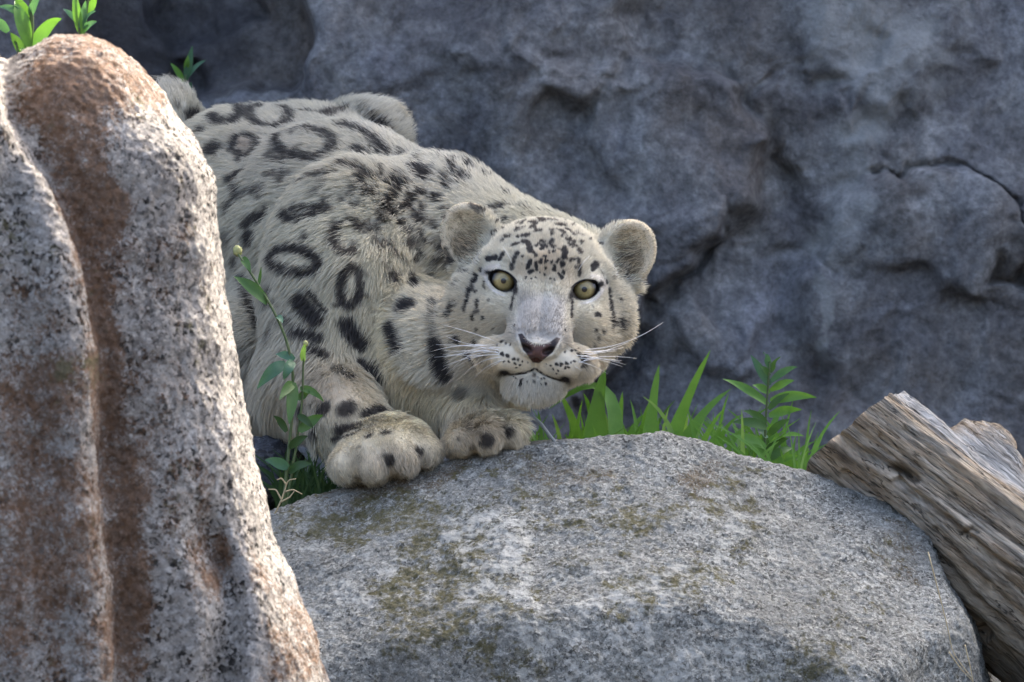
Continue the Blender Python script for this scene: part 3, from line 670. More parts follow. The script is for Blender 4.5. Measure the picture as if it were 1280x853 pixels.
# crown and forehead
marks(600, 240, 7.756, k=1.5, lst=[
 ([(105, 165), (205, 160)], 26), ([(400, 180), (495, 175)], 15), ([(430, 135), (490, 140)], 12, .8), ([(435, 228), (510, 228)], 12), ([(385, 252), (415, 252)], 12), ([(590, 140), (605, 150)], 22), ([(590, 200), (630, 215)], 23),
 ([(660, 170), (705, 190)], 18, .9), ((672, 235), 10), ([(725, 232), (750, 232)], 10), ([(810, 210), (870, 205)], 18), ([(820, 255), (900, 290)], 17), ([(955, 310), (1005, 325)], 17), ([(275, 315), (262, 345)], 12), ([(350, 330), (385, 310)], 13),
 ([(350, 385), (430, 340)], 13), ([(270, 438), (298, 425)], 9), ([(490, 300), (540, 310), (500, 352)], 19), ([(580, 280), (605, 300)], 22), ([(665, 295), (720, 300)], 19), ([(745, 325), (800, 330)], 21), ([(765, 378), (815, 390)], 17), ([(550, 382), (585, 380)], 17), ((697, 380), 17),
 ([(840, 360), (915, 420)], 15), ([(935, 400), (985, 430)], 11), ((690, 425), 13), ([(420, 425), (465, 425)], 19), ([(415, 480), (460, 490), (480, 530), (490, 575)], 18), ([(320, 520), (360, 505)], 18), ([(595, 480), (615, 490)], 14), ((700, 475), 13), ((630, 520), 12), ([(675, 500), (710, 540)], 12),
 ([(590, 555), (615, 545)], 11), ((715, 580), 14), ([(835, 465), (920, 485)], 12), ([(855, 510), (935, 530)], 14), ((985, 495), 9), ([(820, 555), (815, 640)], 20), ([(798, 690), (800, 715)], 17), ([(960, 570), (965, 590)], 19), ([(75, 645), (150, 640)], 20), ([(195, 650), (225, 600)], 17), ([(360, 600), (310, 735)], 20, .7),
 ([(485, 670), (465, 735)], 14), ([(590, 660), (588, 680)], 13), ([(545, 690), (545, 760)], 11), ([(632, 630), (632, 690)], 8), ((655, 672), 8), ((695, 685), 13), ([(720, 720), (722, 755)], 12), ((635, 742), 9), ([(480, 780), (500, 770)], 15), ([(770, 800), (790, 825)], 14), ([(805, 770), (815, 790)], 12), ((580, 780), 8), ((628, 810), 9),
 ([(950, 660), (960, 800)], 17, .7), ([(1100, 730), (1130, 700)], 23), ((445, 830), 9), ((500, 840), 10), ((540, 835), 8), ((685, 845), 8), ((720, 850), 8)])
# cheeks and eye surrounds
marks(540, 320, 4.264, k=1.55, lst=[
 ((262, 75), 9), ([(235, 125), (222, 140)], 10), ([(205, 180), (198, 230), (190, 285)], 10), ((235, 195), 8), ((150, 160), 11, .7), ([(130, 265), (105, 305)], 14), ((225, 325), 11), ((275, 328), 7), ((245, 390), 9, .6), ((325, 390), 6, .5), ((145, 445), 17), ((240, 447), 11), ([(200, 520), (240, 560)], 15),
 ([(440, 195), (425, 285)], 6), ([(745, 240), (740, 320)], 7), ((930, 140), 9), ((940, 185), 12), ([(950, 240), (950, 300), (945, 370)], 9), ([(990, 345), (995, 370)], 13), ((905, 400), 9), ((870, 395), 7), ((995, 235), 8, .6), ((860, 470), 7, .6), ((1010, 405), 8, .8), ((960, 470), 8, .6), ((300, 240), 5, .35), ((860, 270), 6, .35), ((440, 372), 6.5), ((710, 398), 6.5)])
# whisker rows, lips and chin
marks(590, 400, 7.753, k=1.35, lst=[
 ((290, 218), 13), ((328, 232), 11), ((372, 238), 10), ((250, 195), 9), ((240, 250), 9), ((290, 335), 15), ((345, 350), 16), ((405, 375), 13), ((445, 388), 12), ((490, 405), 9), ((535, 412), 7), ((360, 405), 11), ((415, 430), 10), ((465, 440), 9), ((430, 460), 10), ((245, 315), 9), ((310, 400), 9),
 ((905, 310), 11), ((965, 298), 12), ((997, 297), 12), ((1030, 290), 9), ((820, 432), 12), ((862, 435), 16), ((915, 425), 14), ((960, 412), 11), ((990, 405), 10), ((765, 440), 9), ((725, 432), 7), ((785, 478), 9), ((830, 490), 10), ((910, 465), 13), ((940, 460), 10), ((825, 520), 9),
  ([(485, 575), (470, 640)], 9), ((430, 570), 9), ((540, 598), 7), ((600, 530), 20, .6), ((600, 600), 14, .5), ((665, 570), 8), ((697, 568), 9), ((715, 625), 12), ((675, 620), 7), ((400, 550), 8), ((56, 195), 22, .4), ((640, 560), 10, .4)])
marks(670, 250, 5.687, [([(400, 500), (430, 450)], 16), ((500, 590), 10), ((655, 578), 16), ([(632, 500), (645, 550)], 12), ([(440, 470), (490, 560)], 5, .9)])

# scattered small flecks between the larger marks
fr_ = np.random.default_rng(5)
def flecks(n, ux, vy, r, st, sym=True):
    for _ in range(n):
        u_, v_ = fr_.uniform(*ux)*(fr_.choice([-1, 1]) if sym else 1), fr_.uniform(*vy); w0 = from_head((u_, v_, 0)); d_ = fr_.normal(size=2)*3.0
        SPOTS.append(([(640+w0[0]*1000, 426.5-w0[2]*1000), (640+w0[0]*1000+d_[0], 426.5-w0[2]*1000+d_[1])], fr_.uniform(*r), fr_.uniform(*st), False))
flecks(34, (2, 72), (48, 84), (1.6, 2.8), (.7, 1)); flecks(12, (0, 40), (26, 48), (1.3, 2.2), (.7, 1)); flecks(26, (62, 108), (-88, 12), (1.8, 3.4), (.45, .95)); flecks(10, (50, 85), (-108, -80), (2, 3.5), (.4, .8))
for n_, xr_, yr_, rr_, ss_ in [(46, (468, 575), (196, 330), (2.8, 5.5), (.6, 1)), (34, (255, 470), (125, 265), (2.8, 5), (.4, .75)), (16, (300, 480), (270, 420), (2.5, 4.5), (.35, .7)), (14, (575, 720), (215, 268), (2.2, 4), (.5, .9))]:
    for _ in range(n_):
        p_ = (fr_.uniform(*xr_), fr_.uniform(*yr_)); d_ = fr_.normal(size=2)*5
        SPOTS.append(([p_, (p_[0]+d_[0], p_[1]+d_[1])], fr_.uniform(*rr_), fr_.uniform(*ss_), False))
def cast(pts):
    """where the line of sight through each mark meets the coat"""
    pts = np.array(pts); o_ = np.array([0, -DIST, 0]); dr = np.stack([(pts[:, 0]-640)/7000, np.ones(len(pts)), (426.5-pts[:, 1])/7000], 1)
    ln = np.linalg.norm(dr, axis=1)[:, None]; dr /= ln; t_ = np.full(len(pts), DIST-0.18)
    for _ in range(140):
        d = f_cat(o_+dr*t_[:, None]); t_ = np.minimum(t_+np.clip(d, -.01, .1)*(0.9 if _ < 90 else .6), DIST+1.4)
    return o_+dr*t_[:, None], np.abs(d) < 0.0015
allp = [p for s in SPOTS for p in s[0]]; hit, ok = cast(allp); SEG = []; i0 = 0
for pts, r, st, ringed in SPOTS:
    n_ = len(pts); h, k = hit[i0:i0+n_], ok[i0:i0+n_]; i0 += n_
    sc_ = (DIST+h[:, 1])/DIST
    if n_ == 1:
        if k[0]: SEG.append((h[0], h[0], r/1000*sc_[0], st))
        continue
    idx = list(range(n_))+([0] if ringed else [])
    for a_, c_ in zip(idx[:-1], idx[1:]):
        if k[a_] and k[c_] and np.linalg.norm(h[a_]-h[c_]) < 0.12: SEG.append((h[a_], h[c_], r/1000*sc_[a_], st))
# the far side of the body carries rosettes of its own
far = CV[(CN[:, 1] > 0.25) & (to_head(CV)[:, 2] < -200)]
if len(far):
    for c_ in far[rng.choice(len(far), 90)]: SEG.append((c_, c_+rng.normal(size=3)*0.012, rng.uniform(.008, .016), .8))
print('marks', len(SEG), 'missed', (~ok).sum()); lap('marks')
def darkness(P, ragged=True):
    Q = P.copy()
    if ragged:
        hd = to_head(P)[:, 2] > -135
        amp = np.where(hd, 0.0017, 0.0052)[:, None]; fq = np.where(hd, 230., 120.)[:, None]
        Q = Q+amp*np.stack([perlin(P*fq), perlin(P*fq+7), perlin(P*fq+13)], 1)
    out = np.zeros(len(P)); key = np.floor(Q/0.05).astype(int); order = {}
    kk = (key[:, 0]+500)*4000000+(key[:, 1]+500)*2000+(key[:, 2]+500)
    so = np.argsort(kk); ks = kk[so]; un, st_ = np.unique(ks, return_index=True); en = np.r_[st_[1:], len(ks)]
    A = np.array([s[0] for s in SEG]); B = np.array([s[1] for s in SEG]); Rr = np.array([s[2] for s in SEG]); S = np.array([s[3] for s in SEG]); M = (A+B)/2; L = np.linalg.norm(A-B, axis=1)/2+Rr*1.8+.044
    for u_, a_, e_ in zip(un, st_, en):
        ids = so[a_:e_]; c_ = (key[ids[0]]+0.5)*0.05; near = np.where(np.linalg.norm(M-c_, axis=1) < L)[0]
        q = Q[ids]
        for j in near:
            d = seg_d(q, A[j], B[j]); s_ = S[j]*(1-sstep(0.62, 1.38, d/Rr[j])); out[ids] = np.maximum(out[ids], s_)
    brk = sstep(-.55, .05, perlin(P*95+3)+.5*perlin(P*210)); hd2 = to_head(P)[:, 2] > -135
    return out*np.where(hd2, 1.0, .68+.32*brk)
def mixc(c, w, t_): return c*(1-w[:, None])+np.asarray(t_)[None, :]*w[:, None]
def gs(x_, y_, cx, cy, rx, ry): return np.exp(-(((x_-cx)/rx)**2+((y_-cy)/ry)**2))
def in_head(P):
    q = to_head(P); return q, sstep(-190, -140, q[:, 2])*(1-sstep(190, 215, np.linalg.norm(q-np.array([0, -10, -60]), axis=1)))*(1-sstep(138, 165, -q[:, 1]))
def coat(P, spots=True):
    """coat colour at points on or in the fur"""
    x_, y_ = PX(P); q, hw = in_head(P); u, v, w = q.T; a = np.abs(u-1); n_ = len(P)
    c = np.tile(np.array([[.645, .605, .465]]), (n_, 1))
    c = mixc(c, .85*np.clip(gs(x_, y_, 545, 450, 110, 110)+gs(x_, y_, 590, 490, 90, 60), 0, 1), (.79, .69, .455))
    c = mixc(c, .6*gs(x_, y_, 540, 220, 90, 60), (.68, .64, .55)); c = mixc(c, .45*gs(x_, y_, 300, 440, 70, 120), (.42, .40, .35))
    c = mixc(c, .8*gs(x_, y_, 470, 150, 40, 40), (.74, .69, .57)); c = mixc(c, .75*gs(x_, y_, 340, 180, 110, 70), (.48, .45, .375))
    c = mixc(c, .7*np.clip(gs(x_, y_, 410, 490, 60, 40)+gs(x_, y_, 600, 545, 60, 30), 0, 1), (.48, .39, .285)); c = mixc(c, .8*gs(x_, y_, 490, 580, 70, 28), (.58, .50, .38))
    c = mixc(c, .8*gs(x_, y_, 208, 112, 34, 34)*(P[:, 1] > .8), (.68, .63, .52))
    c = mixc(c, .55*gs(x_, y_, 305, 184, 12, 9), (.40, .30, .22))
    f = np.tile(np.array([[.685, .64, .505]]), (n_, 1))
    f = mixc(f, .9*gs(a, v, 0, 28, 24, 26), (.66, .55, .39)); f = mixc(f, .7*gs(a, v, 32, 14, 14, 16), (.64, .53, .37))
    f = mixc(f, .85*gs(a, v, 105, -60, 45, 50), (.74, .65, .48)); f = mixc(f, .8*gs(a, v, 70, -95, 40, 28), (.75, .66, .50))
    br = (1-sstep(24, 36, a))*sstep(-80, -62, v)*(1-sstep(-22, 0, v)); f = mixc(f, .95*br, (.42, .39, .345))
    f = mixc(f, .5*gs(a, v, 36, -60, 14, 22), (.52, .48, .43))
    f = mixc(f, .95*(1-sstep(.75, 1.1, np.hypot((a-22)/30, (v+95)/17)))*(w > 0), (.76, .70, .56))
    f = mixc(f, .95*(1-sstep(.8, 1.15, np.hypot(a/40, (v+130)/22)))*(w > -40), (.74, .71, .61))
    eo = eye_open(a, v); f = mixc(f, .8*np.exp(-((eo-5.5)/2.0)**2)*(v < 4)*sstep(42, 54, a)*(w > -60), (.78, .75, .72)); f = mixc(f, .6*np.exp(-((eo-7)/4)**2)*(v > 4)*(a > 56), (.66, .62, .58))
    ear = sstep(78, 92, a)*sstep(14, 30, v)*(1-sstep(-70, -50, w)); f = mixc(f, ear, (.66, .56, .395))
    ew = np.hypot((a-106)/17, (v-40)/22); f = mixc(f, ear*.3*(1-sstep(.3, 1.4, ew)), (.17, .125, .085))
    c = c*(1-hw[:, None])+f*hw[:, None]
    if spots:
      dk = darkness(P); brown = (1-hw)*0.5
      c = c*(1-(dk*.95)[:, None])+(dk*.95)[:, None]*(np.array([[.020, .018, .019]])*(1-brown[:, None])+np.array([[.045, .037, .031]])*brown[:, None])
    # dark lid rims and the corner marks
    rim = np.where(v > 0, 1-sstep(2.2, 3.8, eo), 1-sstep(1.0, 2.4, eo))*(w > -60); c = mixc(c, rim, (.012, .010, .010))
    cor = np.maximum(gs(a, v, 34.5, -10, 3.2, 6), gs(a, v, 71, 9, 4.5, 3)); c = mixc(c, np.clip(cor*1.4, 0, 1)*(w > -60), (.012, .010, .010))
    lipc = np.clip(1.6*gs(a, v, 38, -114, 7, 4), 0, 1)*(w > -45); c = mixc(c, lipc, (.016, .013, .013))
    # lips
    dm = np.full(n_, 1e9); Q2 = np.stack([a, v, 0*v], 1)
    for p0, p1 in zip(MOUTH[1:-1], MOUTH[2:]): dm = np.minimum(dm, seg_d(Q2, np.array([*p0, 0.]), np.array([*p1, 0.])))
    c = mixc(c, (1-sstep(.7, 2.3, dm))*(w > -25), (.02, .016, .015))
    return c
def nose_d(P):
    q = to_head(P); return np.where(q[:, 2] > 15, poly_sd(q[:, 0], q[:, 1], NOSE), 99)

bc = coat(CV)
nd = nose_d(CV); qv = to_head(CV); an = np.abs(qv[:, 0]-1.5)
ncol = mixc(np.tile(np.array([[.12, .064, .055]]), (len(CV), 1)), np.clip(sstep(8, 19, an)+(1-sstep(-5, 0, nd))*0+.8*gs(an, qv[:, 1], 13, -81, 7, 5), 0, 1), (.022, .016, .016))
ncol = mixc(ncol, sstep(-3, 0, nd)*.8, (.03, .02, .019)); wn_ = 1-sstep(-.6, .8, nd); bc = bc*(1-wn_[:, None])+ncol*wn_[:, None]
m_skin, nt, b = new_mat('leopard_skin'); ca = attr(nt, 'coat'); nt.links.new(ca.outputs['Color'], b.inputs['Base Color'])
nt.links.new(math_n(nt, 'SUBTRACT', 0.95, math_n(nt, 'MULTIPLY', attr(nt, 'bare').outputs['Fac'], 0.5)), b.inputs['Roughness']); b.inputs['Specular IOR Level'].default_value = 0.3
bump(nt, b, voro(nt, coords(nt), 900, 'Distance'), 0.35, 0.0008)
leopard = empty('snow_leopard', W(480, 620, .25))
tag(leopard, 'pale snow leopard with dark rosettes crouching on the rocks and staring ahead', 'snow leopard')
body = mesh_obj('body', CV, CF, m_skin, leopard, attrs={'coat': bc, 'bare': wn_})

# eyes
m_eye, nt, b = new_mat('eye'); tc = nt.nodes.new('ShaderNodeTexCoord'); sp = N(nt, 'ShaderNodeSeparateXYZ'); nt.links.new(tc.outputs['Object'], sp.inputs[0])
rr = math_n(nt, 'MULTIPLY', math_n(nt, 'SQRT', math_n(nt, 'ADD', math_n(nt, 'MULTIPLY', sp.outputs[0], sp.outputs[0]), math_n(nt, 'MULTIPLY', sp.outputs[2], sp.outputs[2]))), 1000/18)
ang = math_n(nt, 'ARCTAN2', sp.outputs[0], sp.outputs[2]); cmb = N(nt, 'ShaderNodeCombineXYZ'); nt.links.new(math_n(nt, 'MULTIPLY', ang, 9.0), cmb.inputs[0]); nt.links.new(math_n(nt, 'MULTIPLY', rr, 4.0), cmb.inputs[1])
fib = noise(nt, cmb.outputs[0], 1.0, 3, 0.6)
iris = ramp(nt, rr, [(0.0, (.006, .005, .005)), (.15, (.006, .005, .005)), (.18, (.06, .045, .016)), (.22, (.27, .21, .078)), (.45, (.35, .28, .115)), (.66, (.12, .085, .03)), (.735, (.03, .022, .012)), (.82, (.008, .007, .007))])
iris = mix(nt, 0.45, iris, ramp(nt, fib, [(.3, (.28, .28, .28)), (.7, (.75, .75, .75))]), 'OVERLAY'); nt.links.new(iris, b.inputs['Base Color'])
b.inputs['Roughness'].default_value = 0.4; b.inputs['Coat Weight'].default_value = 1.0; b.inputs['Coat Roughness'].default_value = 0.04; b.inputs['Specular IOR Level'].default_value = 0.2
for s_ in (-1, 1):
    me = bpy.data.meshes.new('eye'); bm = bmesh.new(); bmesh.ops.create_uvsphere(bm, u_segments=48, v_segments=32, radius=.0222)
    bm.to_mesh(me); bm.free(); me.polygons.foreach_set('use_smooth', np.ones(len(me.polygons), bool)); me.materials.append(m_eye)
    o = bpy.data.objects.new('eye', me); link(o); o.location = from_head((1+s_*51, 0.5, -38.8)); set_parent(o, leopard)

# whiskers
def tube(name, pts, r0, r1, mat, parent=None, sides=5, r_mid=None):
    pts = np.array(pts, float); n_ = len(pts); Vt, Ft = [], []
    tg = np.gradient(pts, axis=0); tg /= np.linalg.norm(tg, axis=1)[:, None]+1e-12
    up = np.array([0.3, 1, 0.2]); up /= np.linalg.norm(up)
    for i in range(n_):
        s1 = np.cross(tg[i], up); s1 /= np.linalg.norm(s1)+1e-9; s2 = np.cross(tg[i], s1); r_ = r0+(r1-r0)*i/(n_-1)
        for k in range(sides):
            t_ = 2*math.pi*k/sides; Vt.append(pts[i]+r_*(math.cos(t_)*s1+math.sin(t_)*s2))
    for i in range(n_-1):
        for k in range(sides):
            Ft.append([i*sides+k, i*sides+(k+1) % sides, (i+1)*sides+(k+1) % sides, (i+1)*sides+k])
    Ft.append(list(range(sides))[::-1]); Ft.append([(n_-1)*sides+k for k in range(sides)])
    return mesh_obj(name, Vt, Ft, mat, parent)
def bez(p0, p1, p2, n_=12):
    t_ = np.linspace(0, 1, n_)[:, None]; return (1-t_)**2*np.asarray(p0)+2*t_*(1-t_)*np.asarray(p1)+t_*t_*np.asarray(p2)
m_wh, nt, b = new_mat('whisker'); b.inputs['Base Color'].default_value = (.85, .83, .78, 1); b.inputs['Roughness'].default_value = .4
WH = [((622, 428), (590, 415), (552, 406)), ((620, 434), (575, 428), (538, 440)), ((622, 437), (590, 432), (545, 431)), ((626, 441), (590, 436), (556, 447)), ((628, 444), (595, 440), (566, 462)), ((630, 447), (600, 446), (578, 470)), ((634, 450), (610, 452), (592, 474)), ((627, 452), (612, 458), (603, 468)), ((620, 431), (590, 430), (560, 434)),
      ((725, 437), (780, 438), (829, 403)), ((723, 442), (750, 444), (785, 428)), ((722, 448), (750, 448), (777, 451)), ((720, 452), (742, 455), (760, 468)), ((716, 457), (728, 463), (737, 472)), ((724, 445), (745, 447), (768, 452)), ((722, 440), (745, 440), (765, 437)), ((640, 330), (636, 318), (628, 308)), ((722, 340), (728, 328), (737, 320))]
for _k in range(9): WH.append(((rng.uniform(614, 632), rng.uniform(428, 450)), (rng.uniform(585, 600), rng.uniform(424, 446)), (rng.uniform(535, 575), rng.uniform(415, 485))))
for _k in range(6): WH.append(((rng.uniform(716, 726), rng.uniform(437, 455)), (rng.uniform(740, 752), rng.uniform(438, 452)), (rng.uniform(760, 800), rng.uniform(425, 472))))
roots, okr = cast([w_[0] for w_ in WH])
for k, (p0, p1, p2) in enumerate(WH):
    y0 = roots[k][1]; out = -.01 if k in (16, 17) else .02
    tube('whisker', bez(W(*p0, y0+.002), W(*p1, y0+out*.4-.012), W(*p2, y0+out+.02)),   .00045, .00014, m_wh, leopard, 5)
lap('skin')

# ------------------------------------------------------------------ snow leopard: fur
def tri_sample(V, F, dens, n):
    T = []
    for q in F:
        T.append(q[:3])
        if len(q) == 4: T.append([q[0], q[2], q[3]])
    T = np.array(T); A, B, C = V[T[:, 0]], V[T[:, 1]], V[T[:, 2]]
    ar = np.linalg.norm(np.cross(B-A, C-A), axis=1)/2*dens[T].mean(1); cdf = np.cumsum(ar); cdf /= cdf[-1]
    k = np.searchsorted(cdf, rng.random(n)); k = np.minimum(k, len(T)-1); r1, r2 = np.sqrt(rng.random(n)), rng.random(n)
    bw = np.stack([1-r1, r1*(1-r2), r1*r2], 1); return (V[T[k]]*bw[..., None]).sum(1), (CN[T[k]]*bw[..., None]).sum(1)
FLOW = [  # where, which way the coat lies
 ((640, 240, .3), (-.5, .6, .45)), ((560, 195, .35), (-.5, .55, .55)), ((500, 230, .35), (-.8, .5, .1)), ((430, 180, .6), (-.6, .7, .15)), ((340, 140, .8), (-.6, .7, .1)), ((260, 160, .8), (-.8, .4, -.2)), ((300, 250, .65), (-.85, .3, -.35)),
 ((420, 300, .3), (-.9, .25, -.25)), ((360, 340, .35), (-.85, .2, -.45)), ((480, 350, .25), (-.75, .1, -.55)), ((540, 330, .25), (-.6, .2, -.6)), ((450, 430, .18), (-.5, .05, -.8)), ((540, 430, .18), (-.2, .0, -1)), ((600, 490, .12), (.05, -.1, -1)), ((540, 500, .15), (-.1, 0, -1)),
 ((320, 450, .45), (-.25, 0, -1)), ((300, 540, .45), (-.15, 0, -1)), ((400, 470, .12), (-.35, .1, -.8)), ((430, 520, .05), (.35, -.4, -.6)), ((470, 560, -.02), (.3, -.75, -.5)), ((500, 575, -.06), (.2, -.7, -.7)), ((600, 545, 0), (.25, -.75, -.5)), ((640, 548, 0), (.5, -.5, -.6)),
 ((470, 150, .9), (.35, -.1, .6)), ((500, 165, .9), (.7, -.1, .25)), ((215, 110, .94), (-.2, 0, .9))]
FP = np.array([W(*a) for a, _ in FLOW]); FD = np.array([d for _, d in FLOW], float); FD /= np.linalg.norm(FD, axis=1)[:, None]
def flow(P):
    q, hw = in_head(P); acc = np.zeros_like(P)
    w_ = 1/(np.linalg.norm(P[:, None, :]-FP[None], axis=2)**3+1e-5); acc = (w_[..., None]*FD[None]).sum(1); acc /= np.linalg.norm(acc, axis=1)[:, None]+1e-9
    d = q-np.array([1, -52, 48]); d[:, 0] *= 1.15
    mz = 1-sstep(.7, 1.3, np.hypot(np.abs(q[:, 0]-1)/42, (q[:, 1]+100)/26)); d = d+mz[:, None]*np.array([0, -60, -30])*1.0
    bridge = (1-sstep(22, 40, np.abs(q[:, 0]-1)))*sstep(-75, -60, q[:, 1]); d = d*(1-bridge[:, None])+bridge[:, None]*np.array([0, 40, -30])
    low = sstep(-70, -120, q[:, 1])*0; d[:, 1] -= 25*(1-sstep(-60, -20, q[:, 1]))*(np.abs(q[:, 0]) > 40)
    d /= np.linalg.norm(d, axis=1)[:, None]+1e-9; dw = d@HR.T
    f = acc*(1-hw[:, None])+dw*hw[:, None]; return f/(np.linalg.norm(f, axis=1)[:, None]+1e-9)
def fur_len(P):
    x_, y_ = PX(P); q, hw = in_head(P); a, v, w = np.abs(q[:, 0]-1), q[:, 1], q[:, 2]
    L = np.full(len(P), .0195)
    def put(wt, val):
        nonlocal L
        L = L*(1-wt)+val*wt
    put(np.clip(gs(x_, y_, 570, 475, 90, 65), 0, 1), .044); put(gs(x_, y_, 310, 480, 60, 90), .042); put(gs(x_, y_, 545, 195, 90, 40), .033); put(gs(x_, y_, 465, 150, 50, 40), .036); put(gs(x_, y_, 215, 110, 40, 40), .030)
    paw = np.maximum(sstep(515, 545, y_)*(P[:, 1] < .09)*(x_ > 395)*(x_ < 680), gs(x_, y_, 420, 500, 40, 30)*(P[:, 1] < .2)); put(np.clip(paw, 0, 1), .0105)
    h = np.full(len(P), .0095)
    def ph(wt, val):
        nonlocal h
        h = h*(1-wt)+val*wt
    ph(sstep(70, 105, a)*(1-sstep(0, 25, v)), .025); ph(gs(a, v, 80, -90, 30, 30), .019); ph(sstep(-112, -128, v)*1.0 if False else (1-sstep(-135, -118, v)), .014)
    ph(1-sstep(.8, 1.2, np.hypot(a/34, (v+45)/32)), .005); ph((1-sstep(.8, 1.2, np.hypot((a-25)/34, (v+95)/22)))*(w > -10), .0042); ph(np.exp(-((a-51)/30)**2-((v)/24)**2), .0045)
    ph(sstep(50, 80, v)*(w < -60)*(a < 80), .012); ear = sstep(82, 94, a)*sstep(16, 30, v); ph(ear, .0042)
    inner = ear*gs(a, v, 92, 34, 16, 26); ph(np.clip(inner*1.5, 0, 1), .022)
    return L*(1-hw)+h*hw
def make_fur(n, name):
    q0, hw0 = in_head(CV); dens = 1+1.9*hw0; dens *= np.where(CN[:, 1] > .35, .45, 1.0)
    fr = (hw0 > .5) & (q0[:, 2] > -75); dens = np.where(fr, dens*1.6, dens)
    x0, y0 = PX(CV); dens = np.where((x0 < 235) | (CV[:, 2] < -.205), dens*.3, dens)
    pw = (y0 > 520) & (CV[:, 1] < .09); dens = np.where(pw, dens*1.6, dens)
    R, Nn = tri_sample(CV, CF, dens, n); Nn /= np.linalg.norm(Nn, axis=1)[:, None]+1e-9
    q = to_head(R); a = np.abs(q[:, 0]-1)
    keep = ~((eye_open(a, q[:, 1]) < 1.2) & (q[:, 2] > -70)) & (nose_d(R) > .6)
    dm = np.full(len(R), 1e9); Q2 = np.stack([a, q[:, 1], 0*a], 1)
    for p0, p1 in zip(MOUTH[:-1], MOUTH[1:]): dm = np.minimum(dm, seg_d(Q2, np.array([*p0, 0.]), np.array([*p1, 0.])))
    keep &= ~((dm < 1.6) & (q[:, 2] > -20))
    R, Nn = R[keep], Nn[keep]; m = len(R)
    f = flow(R); L = fur_len(R)*rng.uniform(.55, 1.15, m)*(1+.35*perlin(R*30))
    tn = f-(f*Nn).sum(1)[:, None]*Nn; tl = np.linalg.norm(tn, axis=1)[:, None]; tn = tn/(tl+1e-6)
    tn += rng.normal(size=(m, 3))*.16+.35*np.stack([perlin(R*28), perlin(R*28+5), perlin(R*28+11)], 1)*np.clip(L/.02, 0, 1)[:, None]; tn -= (tn*Nn).sum(1)[:, None]*Nn; tn /= np.linalg.norm(tn, axis=1)[:, None]+1e-9
    lift = np.where(L < .009, .34, .46)*rng.uniform(.75, 1.3, m); lift = lift*np.clip(.55+.45*tl[:, 0], .5, 1)+np.clip(1-tl[:, 0], 0, 1)*.5
    K = 5; t_ = np.linspace(0, 1, K); th0, th1 = lift*1.5, lift*.55
    pts = np.empty((m, K, 3)); pts[:, 0] = R-Nn*.001
    for k in range(1, K):
        th = th0+(th1-th0)*((k-.5)/(K-1)); st = L/(K-1); pts[:, k] = pts[:, k-1]+st[:, None]*(np.cos(th)[:, None]*tn+np.sin(th)[:, None]*Nn)
    pts[..., 2] -= (L*.18)[:, None]*t_[None]**2*np.clip(L/.03, 0, 1)[:, None]
    # locks: tips gather towards shared points
    cs = np.where(L > .016, .013, .006); key = R/cs[:, None]; ci = np.floor(key); best = np.full(m, 1e9); bo = np.zeros((m, 3))
    tip = pts[:, -1]; kt = tip/cs[:, None]; ci = np.floor(kt)
    for dx in (-1, 0, 1):
        for dy in (-1, 0, 1):
            for dz in (-1, 0, 1):
                c_ = ci+np.array([dx, dy, dz]); hh = np.sin(c_@np.array([[12.99, 39.35, 73.16], [78.23, 11.14, 52.24], [37.72, 83.15, 9.15]]).T)*43758.5453
                pt = c_+(hh-np.floor(hh)); dd = ((pt-kt)**2).sum(1); mk = dd < best; best = np.where(mk, dd, best); bo[mk] = pt[mk]
    pull = (bo*cs[:, None]-tip); amt = np.where(L > .012, .30, .2)*rng.uniform(.5, 1.1, m)
    pts += (amt[:, None]*pull)[:, None, :]*(t_**1.5)[None, :, None]
    cp = pts[:, 3]*.6+pts[:, 2]*.4
    # marks are laid where the coat shows them: sample the pattern on the skin shell beneath the visible part of each hair
    def shell(p): return p-Nn*((((p-R)*Nn).sum(1))-.0)[:, None]
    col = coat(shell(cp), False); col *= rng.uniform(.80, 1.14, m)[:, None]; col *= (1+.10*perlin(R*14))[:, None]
    eq, eh = in_head(R); ea = np.abs(eq[:, 0]-1); isear = (ea > 80)*(eq[:, 1] > 16)*(eh > .5); col *= np.where(isear, rng.choice([.25, .6, 1.0, 1.6], m), 1.0)[:, None]
    pawm = (PX(R)[1] > 520)*(R[:, 1] < .09); col *= np.where(pawm, rng.uniform(.6, 1.3, m)*(1+.35*perlin(R*60)), 1.0)[:, None]
    isbr = (ea < 34)*(eq[:, 1] < 5)*(eq[:, 1] > -70)*(eh > .5); col *= np.where(isbr, rng.uniform(.6, 1.35, m), 1.0)[:, None]
    jt = rng.normal(size=(m, 3))*np.clip((L-.008)*.16, 0.0002, .003)[:, None]
    dk = [darkness(shell(pts[:, k])+jt) for k in (2, 3, 4)]; dk = np.clip(np.stack([dk[0], dk[0], dk[0], dk[1], dk[2]], 1)*1.45, 0, 1)
    hwq = in_head(R)[1]; dcol = np.where(hwq[:, None] > .5, np.array([[.014, .012, .012]]), np.array([[.026, .022, .019]]))*rng.uniform(.6, 1.6, m)[:, None]
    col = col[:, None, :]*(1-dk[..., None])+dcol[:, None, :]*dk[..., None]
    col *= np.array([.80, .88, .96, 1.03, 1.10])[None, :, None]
    hc = bpy.data.hair_curves.new(name); hc.add_curves([K]*m)
    hc.attributes['position'].data.foreach_set('vector', pts.astype(np.float32).ravel()) if 'position' in hc.attributes else hc.position_data.foreach_set('vector', pts.astype(np.float32).ravel())
    rad = np.clip(L*.016, .00016, .00036)*rng.uniform(.8, 1.2, m); rr_ = rad[:, None]*np.array([1.0, 1.0, .9, .62, .18])[None]
    ra = hc.attributes.get('radius') or hc.attributes.new('radius', 'FLOAT', 'POINT'); ra.data.foreach_set('value', rr_.astype(np.float32).ravel())
